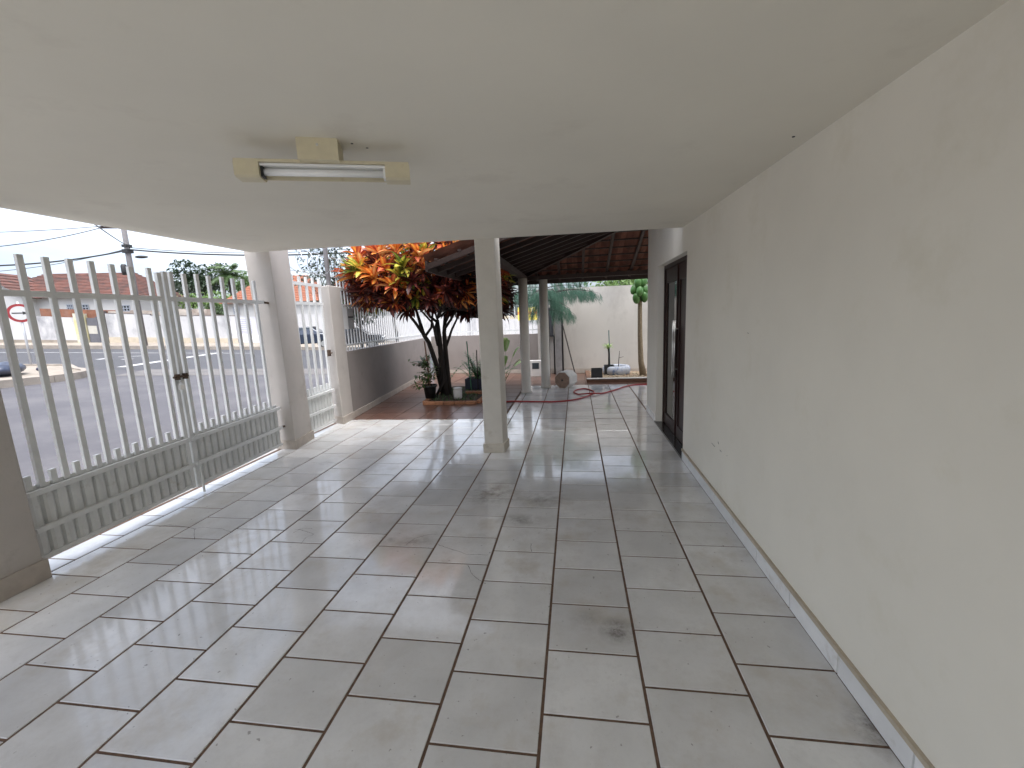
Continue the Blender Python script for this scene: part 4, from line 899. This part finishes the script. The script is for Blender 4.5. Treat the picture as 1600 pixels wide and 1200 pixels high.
for (a, l_, z0, z1) in ((0, 1.35, 2.15, 2.10), (.15, 1.2, 2.3, 2.2), (-.2, 1.15, 2.1, 2.15), (.05, .72, 2.0, 1.6), (3.14, 1.05, 2.2, 2.15), (2.9, .9, 2.1, 2.0), (3.4, 1.0, 2.3, 2.2), (1.6, .6, 2.2, 2.1), (-1.6, .7, 2.2, 2.0), (-1.2, .9, 2.25, 2.1), (-2.0, .9, 2.25, 2.05), (-.7, .8, 2.0, 1.75), (-2.5, .8, 2.0, 1.8), (0.1, 1.0, 2.5, 2.5), (3.0, 1.0, 2.6, 2.5), (-.5, .6, 1.75, 1.6), (3.6, .6, 1.8, 1.7)): frond(a, l_, z0, z1)
lim.build('branch', BARK, wcn, True); tag(nd.build('needles', CON, wcn), kind='stuff')
# bamboo wind chime under the eave
ch = thing('wind_chime', (-1.25, 9.5, 2.2), 'brown bamboo wind chime hanging from the eave behind the square column', 'wind chime')
BAM = mat('bamboo', (.20, .10, .05), .6, .2, 9)
MB().lathe((-1.25, 9.5, 2.10), [(.09, 0), (.09, .02)], 14).build('disc', BAM, ch); MB().tube([(-1.25, 9.5, 2.12), (-1.25, 9.5, 2.42)], .004, 4).build('cord', BLACKPL, ch)
for k in range(6): a = k*1.047; x, y = -1.25+.07*math.cos(a), 9.5+.07*math.sin(a); MB().tube([(x, y, 2.099), (x, y, 1.78-.03*(k % 3))], .014, 7).build('tube', BAM, ch, True)

# ================================================================== OBJECTS: the street
# one-way sign
sb = GP(51, 578); sb.z += .12; sg = thing('road_sign', sb, 'round red and white traffic sign with a black arrow on the corner', 'sign')
cn = ZC(32, 490, 15.0); hh = cn.z
MB().tube([sb-Vector((0, 0, .2)), Vector((sb.x, sb.y, hh+.38))], .033, 10).build('post', mat('sign_post', (.42, .43, .45), .5, .1, 6, metal=.3), sg, True)
fd = (Vector((CAM.x, CAM.y, 0))-Vector((sb.x, sb.y, 0))).normalized(); sdv = Vector((-fd.y, fd.x, 0)); c_ = Vector((sb.x, sb.y, hh))+fd*.04
def disc(r0, off, th, m_, nm, par):
    b = MB(); n = 36; ps = [c_+fd*off+(sdv*math.cos(2*math.pi*k/n)+Vector((0, 0, 1))*math.sin(2*math.pi*k/n))*r0 for k in range(n)]
    b.add(ps+[p+fd*th for p in ps], [tuple(range(n-1, -1, -1)), tuple(range(n, 2*n))]+[(k, (k+1) % n, n+(k+1) % n, n+k) for k in range(n)]); return b.build(nm, m_, par)
pl = disc(.31, 0, .008, mat('sign_red', (.24, .02, .025), .5, .08, 9), 'plate', sg); disc(.23, .0085, .003, mat('sign_white', (.5, .5, .5), .5, .05, 9), 'face', sg)
b = MB(); o_ = c_+fd*.016; bk = mat('sign_black', (.02, .02, .02), .5, .1, 9)
P2 = lambda x, z: o_+sdv*x+Vector((0, 0, z))
b.add([P2(-.19, -.018), P2(.08, -.018), P2(.08, .018), P2(-.19, .018)], [(0, 1, 2, 3)]); b.add([P2(.06, -.055), P2(.20, 0), P2(.06, .055)], [(0, 1, 2)]); b.build('arrow', bk, sg)
# rubbish bag
gp_ = GP(14, 594); gp_.z = GZ(gp_.x, gp_.y)+.15; bg_ = thing('rubbish_bag', gp_, 'dark blue grey rubbish bag lying on the opposite corner pavement', 'bag')
b = MB(); b.ball(gp_+Vector((0, 0, .18)), (.30, .62, .21), 18, 12, 0, .35, Matrix.Rotation(rad(38), 3, 'Z')); b.build('bag', mat('bag_plastic', (.035, .045, .075), .35, .3, 5, .4, 12), bg_, True)
b = MB(); kp = gp_+Vector((.45, .5, .1)); b.ball(kp, (.09, .09, .06), 10, 7, 0, .3); b.build('knot', mat('bag_knot', (.03, .03, .06), .4, .2, 5), bg_, True)

# utility pole and cables
ub = GP(226, 541); ub.z = GZ(ub.x, ub.y)+.1; up_ = thing('utility_pole', ub, 'tall concrete utility pole on the far pavement', 'utility pole')
dpt = (ub-CAM).dot(_f)
def UPZ(py): return ZC(200, py, dpt).z
MB().tube([ub-Vector((0, 0, .3)), ub+Vector((0, 0, 9.5))], [.19, .12], 12).build('shaft', POLEC, up_, True)
z1 = UPZ(392); z0 = UPZ(397); zt_ = UPZ(362)
b = MB(); b.bar(Vector((ub.x, ub.y, zt_))-U*1.2, Vector((ub.x, ub.y, zt_))+U*.2, .09, .11); b.build('crossarm', WOODD, up_)
b = MB()
for k in range(4): p = Vector((ub.x, ub.y, zt_))-U*(.1+.33*k); b.lathe(p+Vector((0, 0, .05)), [(.03, 0), (.06, .05), (.06, .12), (.03, .18)], 8)
b.build('insulator', WIREM, up_, True)
b = MB(); b.box(ub.x-.2, ub.x+.2, ub.y-.2, ub.y+.2, z0-.1, z0+.12); b.box(ub.x-.18, ub.x+.18, ub.y-.18, ub.y+.18, z1+.05, z1+.2); b.build('clamp', WIREM, up_); b = MB(); b.lathe((ub.x-.2, ub.y-.25, UPZ(425)), [(.12, -.3), (.16, -.1), (.16, .25), (.1, .35)], 10); b.build('junction_box', WIREM, up_, True)
def wire(a, c, sag, r_, label, grp='overhead cables'):
    a, c = Vector(a), Vector(c); n = 18; pts = [a.lerp(c, i/n)-Vector((0, 0, sag*4*(i/n)*(1-i/n))) for i in range(n+1)]
    o = MB().tube(pts, r_, 5).build('overhead_cable', WIREM, origin=a); tag(o, label, 'cable', grp)
top_at = lambda py: Vector((ub.x, ub.y, UPZ(py)))
wire(top_at(395), ZC(-60, 416, 24), .25, .045, 'thick low cable running left from the utility pole')
wire(top_at(393), ZC(-60, 427, 30), .3, .02, 'thin cable below the thick one left of the utility pole')
wire(top_at(361)-U*1.0, ZC(-60, 390, 22), .2, .022, 'upper left cable sloping down from the pole crossarm')
wire(top_at(357), ZC(-60, 364, 24), .1, .018, 'topmost left cable just under the ceiling edge')
wire(top_at(388), ZC(120, 330, 12), .05, .022, 'stay cable rising steeply from the pole to the upper left')
wire(top_at(394), ZC(560, 394, 24), .25, .045, 'thick cable running right from the pole past the gate column')
wire(top_at(391), ZC(560, 388, 26), .3, .02, 'thin upper cable right of the utility pole')
o = MB().ball(ZC(221, 401.5, dpt-.5), (.38, .12, .09), 10, 7, 0, 0, Matrix.Rotation(rad(21), 3, 'Z')).build('cable_closure', WIREM, None, True, origin=ZC(221, 401.5, dpt-.5)); tag(o, 'dark splice closure hanging on the cable right of the utility pole', 'cable closure')

# boundary wall across the street
WN = 35.6
def wall_run(s0, s1, n, h, m_, name, par, zb=-.3, th=.2, seg=6, wob=0.0):
    b = MB(); k = max(1, int((s1-s0)/1.2)); rn = random.Random(int(s0*10+999))
    for i in range(k):
        a, c = s0+(s1-s0)*i/k, s0+(s1-s0)*(i+1)/k
        ps = [SN(a, n), SN(c, n), SN(c, n+th), SN(a, n+th)]; hh_ = h+rn.uniform(-wob, wob)
        b.add([p+Vector((0, 0, zb)) for p in ps]+[p+Vector((0, 0, hh_)) for p in ps], [(3, 2, 1, 0), (4, 5, 6, 7), (0, 1, 5, 4), (1, 2, 6, 5), (2, 3, 7, 6), (3, 0, 4, 7)])
    return b.build(name, m_, par)
def s_at(px, n):                                        # street coordinate s where the column px meets the line n
    d = ray(px, 530); t = (n-CAM.dot(N))/d.dot(N); p = CAM+d*t; return p.dot(U)
sA, sB, sC, sD, sE = s_at(-60, WN), s_at(66, WN), s_at(121, WN), s_at(140, WN), s_at(171, WN)
sF = s_at(372, WN)
W1 = thing('boundary_wall', SN((sB+sC)/2, WN), 'stained whitewashed wall with bare brick top across the street', 'wall')
wall_run(sA-10, sC, WN, 1.75, OLDWHITE, 'wall', W1, wob=.03); wall_run(sB, sE+.6, WN+.3, 2.28, RBRICK, 'brick_top', W1, th=.15); wall_run(sA-10, sC, WN-.012, .18, PAVE, 'plinth', W1, th=.01)
W2 = thing('boundary_wall', SN((sE+sF)/2, WN), 'long peeling whitewashed wall right of the street gate', 'wall')
wall_run(sE, sF, WN, 2.0, OLDWHITE, 'wall', W2, wob=.05); wall_run(sE, sF, WN-.03, .42, mat('sand_plinth', (.47, .41, .32), .95, .15, 2), 'plinth', W2, th=.028)
wall_run(sE+.1, sF-.1, WN+.21, 2.3, mat('broken_plaster', (.45, .40, .35), .95, .3, 1.2, stain=((.25, .2, .17), 1, .45, .6)), 'rear_wall', W2, th=.12, wob=.22)
wall_run(sE, sF, WN+.02, 2.06, mat('dark_mould', (.12, .11, .11), .95, .3, 2), 'coping', W2, zb=1.97, th=.16, wob=.04)
G1 = thing('street_gate', SN((sD+sE)/2, WN), 'dark and beige panelled gate in the wall across the street', 'gate')
wall_run(sC, sD-.05, WN-.02, 2.0, mat('ochre_paint', (.50, .46, .26), .9, .15, 2, stain=((.5, .5, .48), 1.5, .5, .65)), 'pier', G1, th=.3)
DG = mat('dark_gate_sheet', (.11, .11, .125), .6, .15, 3)
sdm = (sD+sE)/2
for a, c in ((sD, sdm-.06), (sdm+.06, sE-.02)):
    wall_run(a, c, WN+.05, .62, DG, 'panel', G1, zb=.03, th=.05); wall_run(a, c, WN+.05, 1.18, mat('beige_gate_sheet', (.45, .43, .38), .7, .1, 3), 'panel', G1, zb=.63, th=.05); wall_run(a, c, WN+.05, 1.72, DG, 'panel', G1, zb=1.19, th=.05)
wall_run(sdm-.05, sdm+.05, WN+.03, 1.8, DG, 'post', G1, th=.1)
wall_run(sE-.35, sE-.01, WN-.05, 2.2, mat('dark_pier', (.10, .085, .085), .95, .3, 3), 'pier', G1, th=.3)

def house(name, label, s0, s1, n0, n1, zw, zr, roofm, gable=None, hip=0.0, wins=(), over=.4):
    c = SN((s0+s1)/2, (n0+n1)/2); z_ = c.z; t = thing(name, c, label, 'house'); b = MB()
    def P3(s, n, z): p = U*s+N*n; return Vector((p.x, p.y, z_+z))
    vs = [P3(s, n, z) for z in (-1, zw) for s, n in ((s0, n0), (s1, n0), (s1, n1), (s0, n1))]
    b.add(vs, [(0, 3, 2, 1), (4, 5, 6, 7), (0, 1, 5, 4), (1, 2, 6, 5), (2, 3, 7, 6), (3, 0, 4, 7)]); b.build('wall', HOUSEW, t)
    nm = (n0+n1)/2; o = over; r = MB()
    def rowed(A, B, C, D, rows=16):      # eave A-B, ridge D-C ; stepped courses
        for i in range(rows):
            f0, f1 = i/rows, (i+1)/rows; a0, b0 = A.lerp(D, f0), B.lerp(C, f0); a1, b1 = A.lerp(D, f1), B.lerp(C, f1); up = Vector((0, 0, .06))
            r.add([a0+up, b0+up, b1, a1, a0, b0], [(0, 1, 2, 3), (4, 5, 1, 0)])
    e = [P3(s0-o, n0-o, zw-.12), P3(s1+o, n0-o, zw-.12), P3(s1+o, n1+o, zw-.12), P3(s0-o, n1+o, zw-.12)]; R0, R1 = P3(s0-o+hip, nm, zr), P3(s1+o-hip, nm, zr)
    rowed(e[0], e[1], R1, R0); rowed(e[2], e[3], R0, R1)
    if hip > 0: rowed(e[1], e[2], R1, R1); rowed(e[3], e[0], R0, R0)
    else:
        for aa, bb, rr_ in ((e[0], e[3], R0), (e[1], e[2], R1)):
            g = MB(); g.add([aa+Vector((0, 0, .05)), bb+Vector((0, 0, .05)), rr_-Vector((0, 0, .1))], [(0, 1, 2)]); g.build('gable', HOUSEW, t)
    ro = r.build('roof', roofm, t)
    if gable:
        gs0, gs1, gz = gable; gm = (gs0+gs1)/2; gn = n0-1.2; g = MB()
        g.add([P3(gs0, gn, -1), P3(gs1, gn, -1), P3(gs1, gn, zw), P3(gm, gn, gz), P3(gs0, gn, zw), P3(gs0, n0+2, -1), P3(gs1, n0+2, -1), P3(gs1, n0+2, zw), P3(gm, n0+2.5, gz), P3(gs0, n0+2, zw)], [(0, 1, 2, 3, 4), (1, 6, 7, 2), (5, 0, 4, 9)]); g.build('gable_wall', HOUSEW, t)
        r2 = r = MB(); k = .35; A, B = P3(gs0-k, gn-k, zw-.15), P3(gs0-k, n0+3, zw-.15); C1, D1 = P3(gm, n0+3, gz+.1), P3(gm, gn-k, gz+.1); rowed(B, A, D1, C1, 8); A, B = P3(gs1+k, gn-k, zw-.15), P3(gs1+k, n0+3, zw-.15); rowed(A, B, C1, D1, 8)
        r2.build('gable_roof', roofm, t)
    for (a, c_, zb_, zt2) in wins:
        w_ = MB()
        def bx(m_, x0, x1, za, zb2, d0, d1): m_.add([P3(s, n, z) for z in (za, zb2) for s, n in ((x0, n0+d0), (x1, n0+d0), (x1, n0+d1), (x0, n0+d1))], [(0, 3, 2, 1), (4, 5, 6, 7), (0, 1, 5, 4), (1, 2, 6, 5), (2, 3, 7, 6), (3, 0, 4, 7)])
        bx(w_, a, c_, zb_, zt2, -.03, -.002); wo = w_.build('window', GLASSW, t); fr_ = MB()
        for k in range(4): xx = a+(c_-a)*k/3; bx(fr_, xx-.03, xx+.03, zb_, zt2, -.06, -.031)
        for k in range(3): zz = zb_+(zt2-zb_)*k/2; bx(fr_, a-.03, c_+.03, zz-.03, zz+.03, -.085, -.061)
        fr_.build('frame', mat('window_frame_blue', (.30, .33, .38), .6, .1, 5), wo)
    return t
HN = 40.0
hs0, hs1 = s_at(-20, HN), s_at(222, HN)
def zh(px, py, n): d = ray(px, py); t = (n-CAM.dot(N))/d.dot(N); return (CAM+d*t).z
cref = SN((hs0+hs1)/2, HN+4).z
zw_ = zh(170, 461, HN)-cref; zr_ = zh(120, 427, HN+4)-cref
house('white_house', 'long white house with old red tiled roof and front gable across the street', hs0, hs1, HN, HN+8, zw_, zr_, REDROOF, (s_at(-50, HN), s_at(70, HN), zh(12, 424, HN-1.2)-cref), 2.2,
      [(s_at(116, HN), s_at(124.5, HN), zh(120, 484, HN)-cref, zh(120, 476, HN)-cref), (s_at(135, HN), s_at(148.5, HN), zh(142, 484, HN)-cref, zh(142, 476, HN)-cref), (s_at(198, HN), s_at(212, HN), zh(205, 486, HN)-cref, zh(205, 477, HN)-cref), (s_at(40, HN), s_at(65, HN), zh(50, 488, HN)-cref, zh(50, 476, HN)-cref)])
H2 = 40.0; a0, a1 = s_at(362, H2), s_at(520, H2); cref2 = SN((a0+a1)/2, H2+3.5).z
house('white_house', 'white house with bright orange hip roof behind the gate column', a0, a1, H2, H2+7, zh(430, 470, H2)-cref2, zh(430, 431, H2+3.5)-cref2, ORROOF, None, 2.6, [(s_at(372, H2), s_at(380, H2), zh(375, 490, H2)-cref2, zh(375, 480, H2)-cref2)])
G2 = thing('street_gate', SN(sF+1, WN), 'pale lilac louvred gate left of the gate column across the street', 'gate')
LIL = mat('lilac_sheet', (.50, .50, .58), .6, .08, 3)
sg1 = s_at(418, WN); wall_run(sF+.05, sg1, WN, 2.0, LIL, 'panel', G2, zb=.75, th=.08)
for k in range(7): wall_run(sF+.25, sF+1.0, WN-.03, .95+k*.15+.07, mat('louvre_slat', (.62, .62, .66), .6, .05, 3), 'slat', G2, zb=.95+k*.15, th=.028)
wall_run(sF+.05, sg1, WN, .74, mat('white_lower', (.66, .64, .62), .8, .1, 3), 'lower_panel', G2, zb=-.2, th=.08)
W3 = thing('boundary_wall', SN(sg1+8, WN), 'plain white wall far behind the pedestrian gate and fence', 'wall')
wall_run(sg1+.05, s_at(1000, WN), WN, 2.3, OLDWHITE, 'wall', W3, wob=.02)
W3b = wall_run(sg1+.05, s_at(1000, WN), WN-.03, .35, PAVE, 'plinth', W3, th=.028)
H3 = 42.0; a0, a1 = s_at(585, H3), s_at(760, H3); c3 = SN((a0+a1)/2, H3+4).z
house('white_house', 'plain white house seen through the fence behind the croton', a0, a1, H3, H3+8, 3.2, 5.0, REDROOF, None, 2.0, [(a0+1.5, a0+3, 1.2, 2.3), (a0+6, a0+7.5, 1.2, 2.3)])
# advertising board beyond the back fence
adp = ZC(831, 490, 27); o_n = thing('shop_sign', adp-Vector((0, 0, .9)), 'yellow and orange board seen between the round columns', 'sign')
def board(z0, z1, m_, nm): 
    b = MB(); a_ = adp-U*.9; c2 = adp+U*.9; q = N*.06; vs = [Vector((p.x, p.y, adp.z+z)) for z in (z0, z1) for p in (a_, c2, c2+q, a_+q)]
    b.add(vs, [(0, 3, 2, 1), (4, 5, 6, 7), (0, 1, 5, 4), (1, 2, 6, 5), (2, 3, 7, 6), (3, 0, 4, 7)]); b.build(nm, m_, o_n)
YL = mat('board_yellow', (.72, .58, .10), .6, .05, 3); OR = mat('board_orange', (.70, .26, .05), .6, .05, 3)
board(.14, .42, YL, 'upper_panel'); board(-.02, .139, OR, 'stripe'); board(-.40, -.021, YL, 'lower_panel')
b = MB(); gz_ = GZ(adp.x, adp.y); b.tube([Vector((adp.x, adp.y, gz_))-U*.7+N*.1, Vector((adp.x, adp.y, adp.z+.3))-U*.7+N*.1], .04, 6); b.tube([Vector((adp.x, adp.y, gz_))+U*.7+N*.1, Vector((adp.x, adp.y, adp.z+.3))+U*.7+N*.1], .04, 6); b.build('post', POLEC, o_n)

# parked car across the cross street
def car(px, py, dirv, label, body, name='parked_car'):
    p = GP(px, py); p.z = GZ(p.x, p.y); t = thing(name, p, label, 'car'); d = Vector(dirv).normalized(); s_ = Vector((-d.y, d.x, 0)); Z = Vector((0, 0, 1))
    prof = [(-2.05, .35), (-2.1, .75), (-1.95, .95), (-1.45, 1.0), (-.95, 1.42), (.55, 1.45), (1.15, 1.0), (1.95, .88), (2.1, .62), (2.08, .35)]
    W = .82; vs = []; n = len(prof)
    for k, (x, z) in enumerate(prof):
        wd = W-(.14 if z > 1.1 else 0); vs += [p+d*x+s_*wd+Z*z, p+d*x-s_*wd+Z*z]
    b = MB(); b.add(vs, [tuple(range(0, 2*n, 2)), tuple(range(2*n-1, 0, -2))]+[(2*i+1, 2*((i+1) % n)+1, 2*((i+1) % n), 2*i) for i in range(n)])
    o = b.build('body', body, t); md = o.modifiers.new('bevel', 'BEVEL'); md.width = .06; md.segments = 2
    gq = lambda *c4: [p+d*x+s_*y+Z*z for x, y, z in c4]
    for sg_ in (1, -1):
        w_ = sg_*(W-.06); b = MB(); b.add(gq((-1.25, w_*1.03, 1.03), (.95, w_*1.03, 1.03), (.48, w_*.94, 1.38), (-.88, w_*.94, 1.36)), [(0, 1, 2, 3)]); b.build('side_window', GLASSW, t)
    b = MB(); b.add(gq((1.13, -.68, 1.05), (1.13, .68, 1.05), (.63, .6, 1.42), (.63, -.6, 1.42)), [(0, 1, 2, 3)]); b.build('windscreen', GLASSW, t)
    for x in (-1.3, 1.3):
        for sg_ in (1, -1):
            b = MB(); c = p+d*x+s_*sg_*(W-.1)+Z*.32; b.tube([c-s_*.1, c+s_*.1], .32, 18); wo = b.build('wheel', BLACKPL, t); b = MB(); b.tube([c+s_*sg_*.095, c+s_*sg_*.11], .19, 12); b.build('rim', STEEL, wo)
    for sg_ in (.6, -.6):
        b = MB(); b.ball(p+d*2.05+s_*sg_+Z*.7, (.08, .14, .08), 8, 6); b.build('headlight', FENCEM, t, True)
car(478, 545, U, 'small dark blue car parked behind the pedestrian gate bars', mat('car_blue', (.02, .03, .055), .25, .05, 3, coat=.6))
car(552, 545, U, 'dark parked car seen through the fence beside the letter box', mat('car_dark', (.03, .03, .035), .25, .05, 3, coat=.6))

# background trees
def tree(px, py, depth, h, rx, rz, label, m_, n=1500, lsz=.35, trunk=.18, name='street_tree', seed=0, gap=.0):
    """crown centre is at the given pixel and depth; the trunk stands on the ground below it"""
    c = ZC(px, py, depth); base = Vector((c.x, c.y, GZ(c.x, c.y)-.1)); rn = random.Random(seed+int(px)); t = thing(name, base, label, 'tree')
    b = MB(); b.tube([base, base.lerp(c, .55)+Vector((rn.uniform(-.2, .2), rn.uniform(-.2, .2), 0)), c], [trunk, trunk*.75, trunk*.35], 8); lobes = []
    for k in range(14):
        v = Vector((rn.gauss(0, 1), rn.gauss(0, 1), rn.gauss(0, .8))).normalized(); q = c+Vector((v.x*rx, v.y*rx, v.z*rz))*rn.uniform(.35, .8); lobes.append((q, rn.uniform(.3, .5))); b.tube([base.lerp(c, rn.uniform(.5, .9)), q], [trunk*.3, trunk*.08], 5)
    b.build('trunk', BARK, t, True); cr_ = MB()
    for k in range(n):
        q, s_ = rn.choice(lobes); v = Vector((rn.gauss(0, 1), rn.gauss(0, 1), rn.gauss(0, 1))).normalized(); p = q+Vector((v.x*rx, v.y*rx, v.z*rz))*s_*rn.uniform(.5, 1)**.5
        dd = (v+Vector((rn.uniform(-1, 1), rn.uniform(-1, 1), rn.uniform(-1, .6)))).normalized(); cr_.leaf(p, dd, (rn.uniform(-1, 1), rn.uniform(-1, 1), 1), lsz*rn.uniform(.6, 1.3), lsz*.5*rn.uniform(.7, 1.3), .3, .2, 2)
    tag(cr_.build('crown', m_, t), kind='stuff'); return t
DKG = leafmat('dark_tree_leaf', (.022, .048, .022), (.04, .07, .03), rough=.6); MDG = leafmat('mid_tree_leaf', (.05, .095, .03), (.08, .13, .045), rough=.6); LTG = leafmat('light_tree_leaf', (.12, .21, .055), (.17, .26, .08), rough=.6); GYG = leafmat('grey_tree_leaf', (.05, .07, .05), (.08, .10, .07), rough=.6)
tree(318, 436, 62, 9, 4.2, 2.8, 'large dark round tree behind the long wall', DKG, 2600, .55, .3)
tree(262, 462, 58, 7, 2.6, 1.8, 'dark tree just right of the red roofed house', DKG, 1300, .5)
tree(283, 466, 56, 6, 2.0, 1.6, 'grey green tree between two darker trees behind the wall', GYG, 1000, .5)
tree(392, 448, 60, 7, 2.6, 1.8, 'mid green tree behind the orange roof left of the gate column', MDG, 1200, .5)
tree(208, 442, 75, 9, 2.6, 1.4, 'small dark tree top behind the red roof beside the pole', DKG, 900, .5)
tree(325, 470, 41, 3, 2.6, .95, 'bright green clipped shrub behind the long wall', LTG, 1600, .28, .1, 'street_shrub')
tree(345, 484, 38, 2.5, 1.6, .5, 'straggly creeper on top of the long wall', MDG, 700, .25, .08, 'street_shrub')
tree(522, 405, 17, 5, 1.5, 1.0, 'sparse grey green tree above the fence left of the croton', GYG, 520, .16, .06)
tree(500, 430, 22, 5, 1.2, .8, 'sparse small tree behind the razor wire', GYG, 260, .16, .05)
tree(560, 480, 26, 5, 1.9, 2.3, 'dark leafy tree behind the fence and letter box', DKG, 1800, .28, .14)
tree(615, 440, 24, 5, 1.6, 1.4, 'dark tree behind the crown of the big croton', DKG, 900, .28, .12)
tree(985, 436, 16.5, 3.4, 1.6, .8, 'bright leafy tree top showing above the tall cream wall', LTG, 1500, .2, .1)
tree(905, 420, 34, 6, 2.2, 1.0, 'far tree behind the tall cream wall', MDG, 700, .35, .12)
# palm
pc0 = ZC(356, 428, 50); pbase = Vector((pc0.x, pc0.y, GZ(pc0.x, pc0.y))); pm_ = thing('palm_tree', pbase, 'coconut palm with drooping fronds beside the dark tree', 'palm tree')
MB().tube([pbase, pbase.lerp(pc0, .5)+Vector((.2, 0, 0)), pc0], [.22, .17, .14], 8).build('trunk', BARK, pm_, True); b = MB(); rn = random.Random(2)
for k in range(22):
    a = k*2.4; l_ = rn.uniform(2.3, 3.2); el = rn.uniform(-.15, 1.2); P_ = [pc0+Vector((math.cos(a)*math.cos(el)*l_*f, math.sin(a)*math.cos(el)*l_*f, math.sin(el)*l_*f-1.1*f*f*l_*.5)) for f in [i/6 for i in range(7)]]
    for i in range(6):
        d = (P_[i+1]-P_[i]).normalized(); s_ = d.cross(Vector((0, 0, 1))).normalized()
        for sg_ in (-1, 1):
            for h in (0, .33, .66): b.leaf(P_[i].lerp(P_[i+1], h), s_*sg_+d*.8-Vector((0, 0, .5)), (0, 0, 1), .85*(1.1-i/8), .12, .5, .1, 2)
tag(b.build('crown', MDG, pm_), kind='stuff')
